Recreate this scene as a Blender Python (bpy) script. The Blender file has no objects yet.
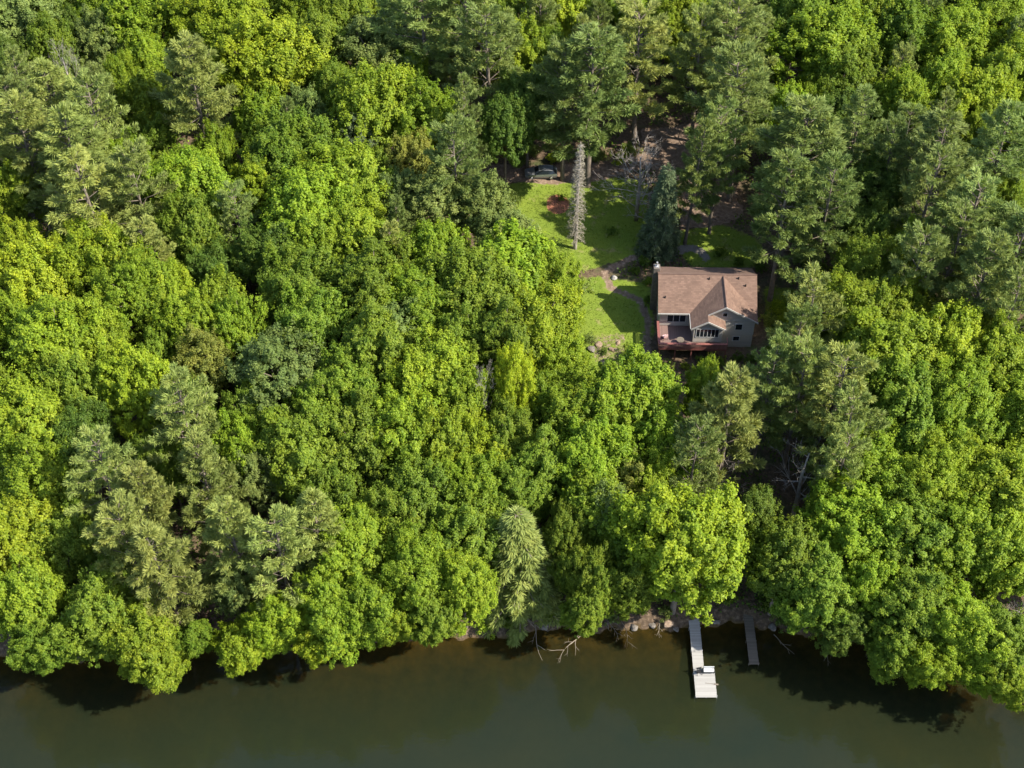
import bpy, math, random
import numpy as np
from mathutils import Vector, Quaternion, Matrix

random.seed(7)
RNG = np.random.default_rng(11)
R = math.radians
scene = bpy.context.scene
COL = scene.collection

# ------------------------------------------------------------------ camera geometry
CAM_H, FPX, PITCH = 150.0, 1500.0, R(48)

def at(px, py, z):
    """the point of the place at height z that the photograph shows at (px, py)"""
    dx = (px - 512) / FPX; dy = (384 - py) / FPX
    d = (dx, math.cos(PITCH) + dy * math.sin(PITCH), -math.sin(PITCH) + dy * math.cos(PITCH))
    t = (z - CAM_H) / d[2]
    return d[0] * t, d[1] * t

def proj(x, y, z):
    zz = z - CAM_H
    dep = y * math.cos(PITCH) - zz * math.sin(PITCH)
    up = y * math.sin(PITCH) + zz * math.cos(PITCH)
    return 512 + FPX * x / dep, 384 - FPX * up / dep, FPX / dep

# ------------------------------------------------------------------ terrain
SHORE = [(-400, 92.5), (-120, 92), (-70, 92.6), (-58.9, 92.5), (-52, 92.4), (-42.8, 92.6), (-36, 94), (-29, 94.6), (-21, 94.6), (-13, 94.8),
         (-7.2, 95.4), (0.9, 95.4), (5, 96.6), (10.3, 96.2), (16.2, 96.4), (20.9, 96.7), (26.8, 97.1), (31, 96.6), (35.8, 95.2),
         (41.4, 94.6), (47.9, 92.5), (53.2, 91), (58.2, 90.6), (75, 90), (120, 88), (400, 86)]
SX = np.array([p[0] for p in SHORE]); SY = np.array([p[1] for p in SHORE])

def shore_y(x):
    x = np.asarray(x, float)
    return np.interp(x, SX, SY) + 0.45 * np.sin(x * 0.9) * np.sin(x * 0.37 + 1) + 0.22 * np.sin(x * 2.3)

def ground_z(x, y):
    x = np.asarray(x, float); y = np.asarray(y, float)
    d = y - shore_y(x)
    s = np.clip((d - 2) / 33.0, 0, 1); s = s * s * (3 - 2 * s)
    land = 1.15 * (1 - np.exp(-np.maximum(d, 0) / 1.1)) + 5.85 * s + 0.018 * np.maximum(d - 48, 0)
    rough = 0.28 * np.sin(x * 0.31 + 1.3) * np.sin(y * 0.27) + 0.12 * np.sin(x * 0.83) * np.sin(y * 0.71 + 2)
    flat = np.clip(1 - np.hypot((x - 22) / 22, (y - 148) / 22), 0, 1)
    land = land + rough * np.clip(d / 6, 0, 1) * (1 - np.clip(flat * 2.5, 0, 1))
    bed = np.maximum(d * 0.20, -5) - 0.05
    return np.where(d > 0, land, bed)

def gz(x, y):
    return float(ground_z(x, y))

def P(px, py, z=7.0):
    """ground point under a pixel"""
    for _ in range(4):
        x, y = at(px, py, z); z = gz(x, y)
    return x, y, z

# ------------------------------------------------------------------ materials
def mat(name):
    m = bpy.data.materials.new(name); m.use_nodes = True
    return m, m.node_tree, m.node_tree.nodes['Principled BSDF']

def noise(nt, scale, detail=4, coord='Object', rough=0.6):
    tc = nt.nodes.new('ShaderNodeTexCoord'); n = nt.nodes.new('ShaderNodeTexNoise')
    n.inputs['Scale'].default_value = scale; n.inputs['Detail'].default_value = detail; n.inputs['Roughness'].default_value = rough
    nt.links.new(tc.outputs[coord], n.inputs['Vector'])
    return n.outputs['Fac']

def ramp(nt, fac, stops):
    r = nt.nodes.new('ShaderNodeValToRGB'); e = r.color_ramp.elements
    while len(e) < len(stops): e.new(0.5)
    for el, (p, c) in zip(e, stops):
        el.position = p; el.color = (*c, 1)
    nt.links.new(fac, r.inputs['Fac']); return r.outputs['Color']

def mixc(nt, fac, a, b, mode='MIX'):
    m = nt.nodes.new('ShaderNodeMix'); m.data_type = 'RGBA'; m.blend_type = mode
    for s, v in ((m.inputs['Factor'], fac), (m.inputs['A'], a), (m.inputs['B'], b)):
        if hasattr(v, 'is_linked'): nt.links.new(v, s)
        elif isinstance(v, (int, float)): s.default_value = v
        else: s.default_value = (*v, 1)
    return m.outputs['Result']

def mth(nt, op, a, b=0.0, clamp=False):
    m = nt.nodes.new('ShaderNodeMath'); m.operation = op; m.use_clamp = clamp
    for s, v in ((m.inputs[0], a), (m.inputs[1], b)):
        if hasattr(v, 'is_linked'): nt.links.new(v, s)
        else: s.default_value = v
    return m.outputs[0]

def bump(nt, bs, fac, strength=0.4, dist=0.05):
    b = nt.nodes.new('ShaderNodeBump'); b.inputs['Strength'].default_value = strength; b.inputs['Distance'].default_value = dist
    nt.links.new(fac, b.inputs['Height']); nt.links.new(b.outputs['Normal'], bs.inputs['Normal'])

def simple(name, c1, c2, scale=3.0, rough=0.7, metal=0.0, bmp=0.0):
    m, nt, bs = mat(name)
    f = noise(nt, scale)
    nt.links.new(ramp(nt, f, [(0.3, c1), (0.7, c2)]), bs.inputs['Base Color'])
    bs.inputs['Roughness'].default_value = rough; bs.inputs['Metallic'].default_value = metal
    if bmp: bump(nt, bs, noise(nt, scale * 4), bmp)
    return m

def leaf_material(name, trans, rough, spread):
    m, nt, bs = mat(name)
    oi = nt.nodes.new('ShaderNodeObjectInfo')
    at_ = nt.nodes.new('ShaderNodeAttribute'); at_.attribute_name = 'var'
    v = at_.outputs['Fac']
    hs = nt.nodes.new('ShaderNodeHueSaturation')
    nt.links.new(oi.outputs['Color'], hs.inputs['Color'])
    big = noise(nt, .45, 2)
    nt.links.new(mth(nt, 'ADD', mth(nt, 'ADD', mth(nt, 'MULTIPLY', v, -0.03), 0.538), mth(nt, 'MULTIPLY', big, -.035)), hs.inputs['Hue'])
    nt.links.new(mth(nt, 'ADD', mth(nt, 'MULTIPLY', v, spread), 1 - spread / 2), hs.inputs['Value'])
    hs.inputs['Saturation'].default_value = 1.0
    c = hs.outputs['Color']
    nt.links.new(c, bs.inputs['Base Color'])
    bs.inputs['Roughness'].default_value = rough
    bs.inputs['Specular IOR Level'].default_value = 0.25
    tr = nt.nodes.new('ShaderNodeBsdfTranslucent')
    nt.links.new(mixc(nt, 1.0, c, (1.25, 1.15, 0.55), 'MULTIPLY'), tr.inputs['Color'])
    mx = nt.nodes.new('ShaderNodeMixShader'); mx.inputs[0].default_value = trans
    nt.links.new(bs.outputs[0], mx.inputs[1]); nt.links.new(tr.outputs[0], mx.inputs[2])
    nt.links.new(mx.outputs[0], nt.nodes['Material Output'].inputs['Surface'])
    return m

M = {}
M['leaf'] = leaf_material('broad_leaves', 0.5, 0.55, 0.7)
M['needle'] = leaf_material('needles', 0.3, 0.6, 0.7)
M['bark'] = simple('bark', (0.10, 0.08, 0.06), (0.19, 0.155, 0.12), 2.0, 0.9, bmp=0.5)
M['bark_dead'] = simple('dead_bark', (0.21, 0.185, 0.155), (0.36, 0.32, 0.28), 2.0, 0.9)
M['bark_birch'] = simple('birch_bark', (0.22, 0.21, 0.19), (0.44, 0.42, 0.39), 2.5, 0.8)
M['twig_dead'] = simple('dead_twigs', (0.20, 0.18, 0.125), (0.32, 0.285, 0.205), 0.6, 0.9)
M['driftwood'] = simple('driftwood', (0.15, 0.12, 0.085), (0.26, 0.215, 0.16), 3, 0.85)
M['stone'] = simple('stone', (0.08, 0.07, 0.06), (0.19, 0.165, 0.14), 2.5, 0.85, bmp=0.4)
M['pale_stone'] = simple('pale_stone', (0.24, 0.23, 0.21), (0.36, 0.34, 0.32), 2.5, 0.8, bmp=0.3)
M['brown_stone'] = simple('brown_stone', (0.14, 0.09, 0.06), (0.27, 0.2, 0.14), 2.5, 0.85, bmp=0.4)
M['white_paint'] = simple('white_paint', (0.50, 0.50, 0.50), (0.6, 0.6, 0.59), 4, 0.5)
M['trim'] = simple('trim_paint', (0.36, 0.345, 0.32), (0.46, 0.44, 0.41), 3, 0.55)
M['glass'], _nt, _bs = mat('window_glass')
_bs.inputs['Base Color'].default_value = (0.015, 0.02, 0.025, 1); _bs.inputs['Roughness'].default_value = 0.06
M['black_metal'] = simple('black_metal', (0.012, 0.012, 0.013), (0.03, 0.03, 0.032), 8, 0.45, 0.3)
M['silver_paint'] = simple('silver_paint', (0.20, 0.21, 0.22), (0.25, 0.26, 0.27), 2, 0.3, 0.55)
M['rubber'] = simple('rubber', (0.015, 0.015, 0.015), (0.03, 0.03, 0.03), 6, 0.8)
M['alloy'] = simple('alloy', (0.4, 0.4, 0.41), (0.5, 0.5, 0.5), 6, 0.35, 0.8)
M['lamp_lens'] = simple('lamp_lens', (0.6, 0.62, 0.64), (0.7, 0.7, 0.7), 6, 0.15)
M['red_lens'] = simple('red_lens', (0.35, 0.01, 0.01), (0.45, 0.02, 0.02), 6, 0.2)
M['cushion'] = simple('cushion', (0.5, 0.3, 0.3), (0.6, 0.4, 0.38), 6, 0.9)
M['galv'] = simple('galvanised_steel', (0.36, 0.36, 0.36), (0.5, 0.5, 0.5), 5, 0.4, 0.5)

def boards(name, c1, c2, width, axis, rough=0.75, gap=0.35):
    """planks: a tone per board and dark joints, from object coordinates"""
    m, nt, bs = mat(name)
    tc = nt.nodes.new('ShaderNodeTexCoord'); sp = nt.nodes.new('ShaderNodeSeparateXYZ')
    nt.links.new(tc.outputs['Object'], sp.inputs[0])
    u = mth(nt, 'DIVIDE', sp.outputs['XYZ'.index(axis)], width)
    wn = nt.nodes.new('ShaderNodeTexWhiteNoise'); wn.noise_dimensions = '1D'
    nt.links.new(mth(nt, 'FLOOR', u), wn.inputs['W'])
    f = noise(nt, 5.0)
    c = mixc(nt, mth(nt, 'ADD', mth(nt, 'MULTIPLY', wn.outputs['Value'], 0.6), mth(nt, 'MULTIPLY', f, 0.4)), c1, c2)
    joint = mth(nt, 'LESS_THAN', mth(nt, 'FRACT', u), 0.07)
    c = mixc(nt, mth(nt, 'MULTIPLY', joint, gap), c, tuple(x * 0.25 for x in c1))
    nt.links.new(c, bs.inputs['Base Color']); bs.inputs['Roughness'].default_value = rough
    return m

M['siding'] = boards('grey_siding', (0.42, 0.395, 0.355), (0.49, 0.46, 0.415), 0.2, 'Z', 0.7, 0.3)
M['siding_low'] = boards('tan_siding', (0.40, 0.36, 0.30), (0.48, 0.43, 0.37), 0.2, 'Z', 0.7, 0.3)
M['deck_rail'] = boards('red_brown_rail', (0.155, 0.05, 0.042), (0.235, 0.085, 0.07), 0.14, 'X', 0.7)
M['deck_floor'] = boards('brown_deck_boards', (0.13, 0.08, 0.07), (0.19, 0.12, 0.10), 0.14, 'X', 0.7)
M['dock_white'] = boards('pale_dock_boards', (0.26, 0.25, 0.235), (0.40, 0.39, 0.37), 0.15, 'Y', 0.6, 0.6)
M['dock_grey'] = boards('weathered_dock_boards', (0.10, 0.080, 0.060), (0.17, 0.14, 0.11), 0.15, 'Y', 0.85, 0.5)

def roof_mat():
    m, nt, bs = mat('brown_shingles')
    tc = nt.nodes.new('ShaderNodeTexCoord')
    mp = nt.nodes.new('ShaderNodeMapping'); nt.links.new(tc.outputs['UV'], mp.inputs['Vector'])
    br = nt.nodes.new('ShaderNodeTexBrick'); nt.links.new(mp.outputs[0], br.inputs['Vector'])
    br.inputs['Scale'].default_value = 1.0
    br.inputs['Brick Width'].default_value = 0.42; br.inputs['Row Height'].default_value = 0.22; br.inputs['Mortar Size'].default_value = 0.012
    br.inputs['Color1'].default_value = (0.132, 0.080, 0.058, 1); br.inputs['Color2'].default_value = (0.182, 0.114, 0.083, 1)
    br.inputs['Mortar'].default_value = (0.12, 0.075, 0.06, 1)
    f = noise(nt, 0.7, 6)
    c = mixc(nt, 1.0, br.outputs['Color'], ramp(nt, f, [(.3, (0.8, 0.79, 0.78)), (.7, (1.1, 1.09, 1.08))]), 'MULTIPLY')
    nt.links.new(c, bs.inputs['Base Color']); bs.inputs['Roughness'].default_value = 0.9
    bump(nt, bs, br.outputs['Fac'], 0.3, 0.02)
    return m
M['shingle'] = roof_mat()

# ------------------------------------------------------------------ mesh helpers
def mesh_from(name, verts, faces, material, var=None, smooth=False):
    me = bpy.data.meshes.new(name)
    verts = np.asarray(verts, np.float32)
    if isinstance(faces, np.ndarray):
        n, k = faces.shape
        me.vertices.add(len(verts)); me.vertices.foreach_set('co', verts.ravel())
        me.loops.add(n * k); me.loops.foreach_set('vertex_index', faces.astype(np.int32).ravel())
        me.polygons.add(n)
        me.polygons.foreach_set('loop_start', np.arange(0, n * k, k, dtype=np.int32))
        me.polygons.foreach_set('loop_total', np.full(n, k, np.int32))
        me.update(calc_edges=True)
    else:
        me.from_pydata([tuple(map(float, v)) for v in verts], [], faces); me.update()
    if var is not None:
        a = me.attributes.new('var', 'FLOAT', 'FACE'); a.data.foreach_set('value', np.asarray(var, np.float32))
    if smooth: me.polygons.foreach_set('use_smooth', np.ones(len(me.polygons), bool))
    mats = material if isinstance(material, (list, tuple)) else [material]
    for q in mats: me.materials.append(q)
    return me

def link(name, me, parent=None, loc=None):
    o = bpy.data.objects.new(name, me); COL.objects.link(o)
    if parent: o.parent = parent
    if loc: o.location = loc
    return o

def empty(name, loc, rz=0.0):
    o = bpy.data.objects.new(name, None); COL.objects.link(o); o.location = loc; o.rotation_euler = (0, 0, rz)
    o.empty_display_size = 0.3
    return o

def tag(o, label=None, cat=None, group=None, kind=None):
    if label: o['label'] = label
    if cat: o['category'] = cat
    if group: o['group'] = group
    if kind: o['kind'] = kind
    return o

class MB:
    """collects boxes, tubes and polygons into one mesh"""
    def __init__(self): self.v = []; self.f = []
    def add(self, vs, fs):
        n = len(self.v); self.v += [tuple(v) for v in vs]; self.f += [tuple(i + n for i in f) for f in fs]; return self
    def box(self, a, b, bev=0.0):
        x0, y0, z0 = a; x1, y1, z1 = b
        if bev:
            k = min(bev, (x1 - x0) * .45, (y1 - y0) * .45, (z1 - z0) * .45)
            rings = [(k, z0), (0, z0 + k), (0, z1 - k), (k, z1)]
            vs = []
            for i, z in rings:
                c = k
                vs += [(x0 + i + c, y0 + i, z), (x1 - i - c, y0 + i, z), (x1 - i, y0 + i + c, z), (x1 - i, y1 - i - c, z),
                       (x1 - i - c, y1 - i, z), (x0 + i + c, y1 - i, z), (x0 + i, y1 - i - c, z), (x0 + i, y0 + i + c, z)]
            fs = [tuple(range(7, -1, -1)), tuple(range(24, 32))]
            for r in range(3):
                for q in range(8):
                    fs.append((r * 8 + q, r * 8 + (q + 1) % 8, (r + 1) * 8 + (q + 1) % 8, (r + 1) * 8 + q))
            return self.add(vs, fs)
        vs = [(x0, y0, z0), (x1, y0, z0), (x1, y1, z0), (x0, y1, z0), (x0, y0, z1), (x1, y0, z1), (x1, y1, z1), (x0, y1, z1)]
        return self.add(vs, [(3, 2, 1, 0), (4, 5, 6, 7), (0, 1, 5, 4), (1, 2, 6, 5), (2, 3, 7, 6), (3, 0, 4, 7)])
    def tube(self, pts, rad, n=7):
        pts = [Vector(p) for p in pts]; vs = []; fs = []
        for i, p in enumerate(pts):
            t = (pts[min(i + 1, len(pts) - 1)] - pts[max(i - 1, 0)]).normalized()
            u = t.cross(Vector((0.13, 0.9, 0.21)) if abs(t.y) < .8 else Vector((1, .1, .2))).normalized(); w = t.cross(u)
            r = rad[i] if hasattr(rad, '__len__') else rad
            for k in range(n):
                a = 2 * math.pi * k / n
                vs.append(p + u * (r * math.cos(a)) + w * (r * math.sin(a)))
        for i in range(len(pts) - 1):
            for k in range(n):
                fs.append((i * n + k, i * n + (k + 1) % n, (i + 1) * n + (k + 1) % n, (i + 1) * n + k))
        fs.append(tuple(range(n - 1, -1, -1))); fs.append(tuple(range((len(pts) - 1) * n, len(pts) * n)))
        return self.add(vs, fs)
    def prism(self, poly, axis, a, b):
        """extrude a 2-D polygon along axis x/y/z from a to b"""
        def pt(p, t):
            return {'x': (t, p[0], p[1]), 'y': (p[0], t, p[1]), 'z': (p[0], p[1], t)}[axis]
        n = len(poly)
        vs = [pt(p, a) for p in poly] + [pt(p, b) for p in poly]
        fs = [tuple(range(n - 1, -1, -1)), tuple(range(n, 2 * n))] + [(i, (i + 1) % n, n + (i + 1) % n, n + i) for i in range(n)]
        return self.add(vs, fs)
    def build(self, name, material, parent=None, loc=None, smooth=False):
        me = mesh_from(name, self.v, self.f, material, smooth=smooth)
        import bmesh
        bm = bmesh.new(); bm.from_mesh(me); bmesh.ops.recalc_face_normals(bm, faces=bm.faces[:]); bm.to_mesh(me); bm.free()
        return link(name, me, parent, loc)

def nrm(a): return a / np.maximum(np.linalg.norm(a, axis=1, keepdims=True), 1e-6)

def leaf_cloud(C, N, length, width, rng, fold=0.25):
    """folded rhombic leaf sprays at centres C with normals N"""
    n = len(C)
    N = nrm(N); U = nrm(np.cross(N, rng.normal(size=(n, 3)))); W = np.cross(N, U)
    L = (length * rng.uniform(0.65, 1.3, n))[:, None]; S = (width * rng.uniform(0.7, 1.3, n))[:, None]
    V = np.stack([C - U * L * 0.5, C + W * S * 0.5 + N * L * fold * 0.4, C + U * L * 0.5 - N * L * fold * 0.3, C - W * S * 0.5 + N * L * fold * 0.4], 1)
    return V.reshape(-1, 3), np.arange(n * 4).reshape(-1, 4)

def blade_cloud(C, D, length, width, rng):
    """narrow needle bundles from C along D"""
    n = len(C)
    D = nrm(D); W = nrm(np.cross(D, rng.normal(size=(n, 3)) * .55 + np.array([0, 0, 1.0])))
    L = (length * rng.uniform(0.7, 1.25, n))[:, None]; S = width * rng.uniform(0.7, 1.3, n)[:, None]
    V = np.stack([C - W * S * .3, C + D * L * .55 - W * S * .5, C + D * L, C + D * L * .55 + W * S * .5], 1)
    return V.reshape(-1, 3), np.arange(n * 4).reshape(-1, 4)

# ------------------------------------------------------------------ tree kinds (each returns trunk mesh, crown mesh, nominal radius, nominal height)
def broadleaf_kind(seed, h=18.0, rad=6.0, base=0.3, boughs=66, upright=0.25, leaf=(0.31, 0.185), density=1.0, gap=0.14, wob=1.0):
    rng = np.random.default_rng(seed); rnd = random.Random(seed)
    z0 = h * base; V = (h - z0) / 2; zc = z0 + V
    mb = MB()
    bend = rng.uniform(-0.5, 0.5, 2)
    top = Vector((bend[0], bend[1], z0 + V * 1.2))
    mb.tube([(0, 0, -0.6), (0, 0, .5), (bend[0] * .4, bend[1] * .4, z0), tuple(top)], [0.42, 0.33, 0.25, 0.08], 8)
    # bough centres over an egg-shaped crown with uneven outline
    lob = rng.uniform(0, 2 * math.pi, 3)
    B = []; Rb = []
    ga = math.pi * (3 - math.sqrt(5))
    for i in range(boughs):
        t = (i + 0.5) / boughs
        el = math.asin(1 - 1.5 * t)            # from the top down to below the middle
        az = i * ga + rng.uniform(-.35, .35)
        ri = (1 + wob * (0.13 * math.sin(2 * az + lob[0]) + 0.10 * math.sin(3 * az + lob[1] + el) + 0.08 * math.sin(5 * az + lob[2] - 2 * el))) * rng.uniform(0.74, 1.05)
        if rng.random() < gap: ri *= 0.72
        k = 0.80
        x = rad * k * ri * math.cos(el) * math.cos(az); y = rad * k * ri * math.cos(el) * math.sin(az)
        z = zc + V * 0.86 * ri * math.sin(el) - (V * .12 if el < 0 else 0)
        B.append((x, y, z)); Rb.append(rng.uniform(1.0, 1.75) * rad / 6)
    for i in range(boughs // 5):              # inner fill
        d = rng.normal(size=3); d /= np.linalg.norm(d)
        B.append((d[0] * rad * .4, d[1] * rad * .4, zc + d[2] * V * .4 + V * .1)); Rb.append(1.5 * rad / 6)
    B = np.array(B); Rb = np.array(Rb)
    for i in range(0, len(B), 2):
        p = Vector(B[i]); s = rnd.uniform(.35, .95)
        st = Vector((bend[0] * s, bend[1] * s, z0 * .75 + (top.z - z0 * .75) * s * min(1, max(0, (p.z - z0) / (2 * V)) + .15)))
        mid = st.lerp(p, .5) + Vector((rnd.uniform(-.4, .4), rnd.uniform(-.4, .4), .5))
        mb.tube([tuple(st), tuple(mid), tuple(p)], [.13, .075, .025], 5)
    # clumps on each bough, leaves on each clump
    Cc = []; Cn = []; Cr = []; Cv = []
    ctr = np.array([0, 0, zc - V * .25])
    for b, rb in zip(B, Rb):
        out = (b - ctr); out /= np.linalg.norm(out) + 1e-6
        nclump = int(17 * density * (rb * 6 / rad) ** 1.3) + 4
        axd = out * .75 + np.array([0, 0, .55]) + rng.normal(size=3) * .28; axd /= np.linalg.norm(axd)
        tt = rng.random(nclump) ** .85
        d = rng.normal(size=(nclump, 3)); d -= (d @ axd)[:, None] * axd; d = nrm(d)
        lat = rb * (1.12 - .88 * tt) * np.sqrt(rng.uniform(.15, 1.0, nclump))
        c = b + axd * ((tt * 1.9 - .85) * rb)[:, None] + d * lat[:, None]
        c[:, 2] -= np.maximum(0, lat / rb - .5) * .4
        d = nrm(d * (1.1 - tt)[:, None] + axd * .8)
        Cc.append(c); Cn.append(nrm(d * .7 + out * .5 + np.array([0, 0, .35]))); Cr.append(rng.uniform(.18, .58, len(d)) * (rad / 6) ** .5)
        Cv.append(np.clip(rng.normal(.5, .17, len(d)) + rng.normal(0, .1), 0, 1))
    # loose outer clumps between the boughs knit the crown together
    nl = int(270 * density)
    dl = nrm(rng.normal(size=(nl * 2, 3)) + np.array([0, 0, .35])); dl = dl[dl[:, 2] > -.35][:nl]
    azl = np.arctan2(dl[:, 1], dl[:, 0]); ell = np.arcsin(dl[:, 2])
    rl = (1 + wob * (.13 * np.sin(2 * azl + lob[0]) + .10 * np.sin(3 * azl + lob[1] + ell) + .08 * np.sin(5 * azl + lob[2] - 2 * ell))) * rng.uniform(.68, 1.0, len(dl))
    Cc.append(np.stack([dl[:, 0] * rad * rl, dl[:, 1] * rad * rl, zc + dl[:, 2] * V * rl], 1)); Cn.append(nrm(dl + np.array([0, 0, .35])))
    Cr.append(rng.uniform(.22, .6, len(dl))); Cv.append(np.clip(rng.normal(.48, .2, len(dl)), 0, 1))
    Cc = np.concatenate(Cc); Cn = np.concatenate(Cn); Cr = np.concatenate(Cr); Cv = np.concatenate(Cv)
    per = 34
    n = len(Cc) * per
    i = np.repeat(np.arange(len(Cc)), per)
    d = nrm(rng.normal(size=(n, 3)) + Cn[i] * 0.9)
    C = Cc[i] + d * (Cr[i] * rng.uniform(.35, 1.12, n))[:, None] * np.array([1, 1, .75])
    spr = rng.random(n) < .12
    C[spr] += (Cn[i] * .55 + np.array([0, 0, .35]))[spr] * rng.uniform(.2, .9, (n, 1))[spr]
    if upright: C[:, 2] += rng.uniform(0, 1, n) ** 3 * upright * .7
    N = d * .42 + Cn[i] * .45 + np.array([0, 0, .4]) + rng.normal(size=(n, 3)) * .36
    vs, fs = leaf_cloud(C, N, leaf[0], leaf[1], rng)
    var = np.clip(Cv[i] + rng.normal(0, .16, n), 0, 1)
    return mesh_from('trunk', mb.v, mb.f, M['bark'], smooth=True), mesh_from('crown', vs, fs, M['leaf'], var), rad, h

def pine_kind(seed, h=24.0, rad=5.6, base=0.3, droop=0.0, dead=False, conical=0.0, needles=12, lev=1.65, dense=1.0, round_=.55):
    rng = np.random.default_rng(seed); rnd = random.Random(seed)
    mb = MB()
    lean = rng.uniform(-.5, .5, 2)
    def ax(z): return Vector((lean[0] * (z / h) ** 2, lean[1] * (z / h) ** 2, z))
    mb.tube([ax(-.6) if False else (0, 0, -.6), ax(.5), ax(h * .35), ax(h * .7), ax(h * .985)], [.42, .36, .27, .15, .03], 8)
    z = h * base
    T = []; D = []; Vv = []
    while z < h * .985:
        t = (z - h * base) / (h * (1 - base))
        prof = (1 - t) ** (round_ + .45 * conical) * (1 - (1 - conical) * .3 * max(0, .3 - t) / .3)
        nb = rnd.choice([4, 5, 5, 6]) if not conical else 7
        a0 = rnd.uniform(0, 6.28)
        for b in range(nb):
            if rnd.random() < (.14 if not conical else .03): continue
            L = rad * prof * (rnd.uniform(.62, 1.12) if not conical else rnd.uniform(.85, 1.08)) + .35
            az = a0 + b * 6.283 / nb + rnd.uniform(-.35, .35)
            hx, hy = math.cos(az), math.sin(az)
            rise = (.10 + .35 * t) if not droop else (-.30 - .25 * droop + .55 * t)
            root = np.array(ax(z)); pts = []
            bv = rnd.gauss(.5, .14)
            for s in np.linspace(0, 1, 6):
                zz = L * (rise * s + (.16 * s * s if not droop else -.10 * droop * s * s + .05 * s ** 4))
                pts.append(root + np.array([hx * L * s, hy * L * s, zz]))
            mb.tube([tuple(p) for p in pts[::1 if dead else 2] + [pts[-1]]][:6], [.075, .055, .04, .03, .02, .012][:len(pts[::1 if dead else 2]) + 1], 4)
            pts = np.array(pts)
            nt_ = int((5 + 8.5 * L) * dense)
            for q in range(nt_):
                s = 1 - (rnd.random() ** 1.25) * (.66 if not conical else .88)
                k = s * 5; i0 = min(int(k), 4); p = pts[i0] + (pts[i0 + 1] - pts[i0]) * (k - i0)
                side = rnd.uniform(-1, 1) * (.08 + .27 * L * (1.1 - s) * (1.0 if not conical else .8))
                p = p + np.array([-hy * side, hx * side, rnd.uniform(-.06, .12) - abs(side) * (.12 * (1 if droop else -.2)) - (rnd.random() * .5 * droop)])
                T.append(p)
                sg = 1 if side > 0 else -1
                D.append(np.array([hx - hy * sg * .5, hy + hx * sg * .5, (.45 if not droop else -.45)])); Vv.append(bv)
        z += lev * rnd.uniform(.75, 1.2) * (1 - .35 * t)
    for q in range(8): T.append(np.array(ax(h)) + np.array([0, 0, -q * .12])); D.append(np.array([0, 0, 1.5])); Vv.append(.5)
    T = np.array(T); D = nrm(np.array(D)); Vv = np.array(Vv)
    i = np.repeat(np.arange(len(T)), needles); n = len(i)
    d = nrm(D[i] * .85 + rng.normal(size=(n, 3)) * .42)
    C = T[i] + rng.normal(size=(n, 3)) * .08
    vs, fs = blade_cloud(C, d, .66 if not dead else .34, .105 if not dead else .035, rng)
    var = np.clip(Vv[i] + rng.normal(0, .2, n), 0, 1)
    tm = M['bark_dead'] if dead else M['bark']
    return mesh_from('trunk', mb.v, mb.f, tm, smooth=True), mesh_from('crown', vs, fs, M['twig_dead'] if dead else M['needle'], var), rad, h

def bare_kind(seed, h=16.0, rad=4.0, spread=0.6, bark='bark_dead', nlimb=12, thick=.3, base=.3):
    """leafless: the trunk mesh and, as crown, the mesh of its limbs and twigs"""
    rnd = random.Random(seed); tb = MB(); mb = MB()
    tb.tube([(0, 0, -.5), (.1, 0, h * .3), (-.15, .1, h * .6), (.05, -.1, h * .92)], [thick, thick * .85, thick * .6, .05], 8)
    def grow(p, d, L, r, depth):
        pts = [p]; q = Vector(p)
        dd = Vector(d)
        for s in range(4):
            dd = (dd + Vector((rnd.gauss(0, .13), rnd.gauss(0, .13), rnd.gauss(.06, .08)))).normalized()
            q = q + dd * (L / 4); pts.append(q.copy())
        mb.tube([tuple(x) for x in pts], [r, r * .8, r * .62, r * .45, r * .25], 4 if depth else 6)
        if depth < 3:
            for k in range(4 if depth < 2 else 3):
                i = rnd.choice([1, 2, 3, 4]); ax = Vector((rnd.gauss(0, 1), rnd.gauss(0, 1), rnd.gauss(0, 1))).normalized()
                nd = (dd + ax * .75).normalized()
                grow(pts[i], nd, L * rnd.uniform(.4, .65), max(r * .45, .014), depth + 1)
    for k in range(nlimb):
        s = base + (.93 - base) * k / nlimb; az = k * 2.4 + rnd.uniform(-.4, .4)
        d = Vector((math.cos(az), math.sin(az), spread + rnd.uniform(-.2, .4))).normalized()
        grow(Vector((0, 0, h * s)), d, rad * rnd.uniform(.75, 1.1) * (1.1 - .6 * (s - .3)), thick * .4 * (1.15 - s), 0)
    return mesh_from('trunk', tb.v, tb.f, M[bark], smooth=True), mesh_from('limbs', mb.v, mb.f, M[bark], smooth=True), rad, h

def shrub_kind(seed, rad=1.3, h=1.8):
    rng = np.random.default_rng(seed); mb = MB()
    cl = rng.normal(size=(26, 3)) * np.array([.5, .5, .26]) * rad + np.array([0, 0, h * .55])
    cl[:, 2] = np.abs(cl[:, 2])
    for k in range(6):
        mb.tube([(0, 0, -.15), tuple(cl[k] * .6), tuple(cl[k])], [.05, .03, .015], 5)
    i = np.repeat(np.arange(26), 44); n = len(i)
    d = nrm(rng.normal(size=(n, 3)) + np.array([0, 0, .4]))
    C = cl[i] + d * (rng.uniform(.15, .5, n))[:, None] * rad / 1.3; C[:, 2] = np.maximum(C[:, 2], .05)
    vs, fs = leaf_cloud(C, d + rng.normal(size=(n, 3)) * .5, .24, .16, rng)
    return mesh_from('stems', mb.v, mb.f, M['bark']), mesh_from('foliage', vs, fs, M['leaf'], np.clip(rng.normal(.5, .2, n), 0, 1)), rad, h

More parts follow.
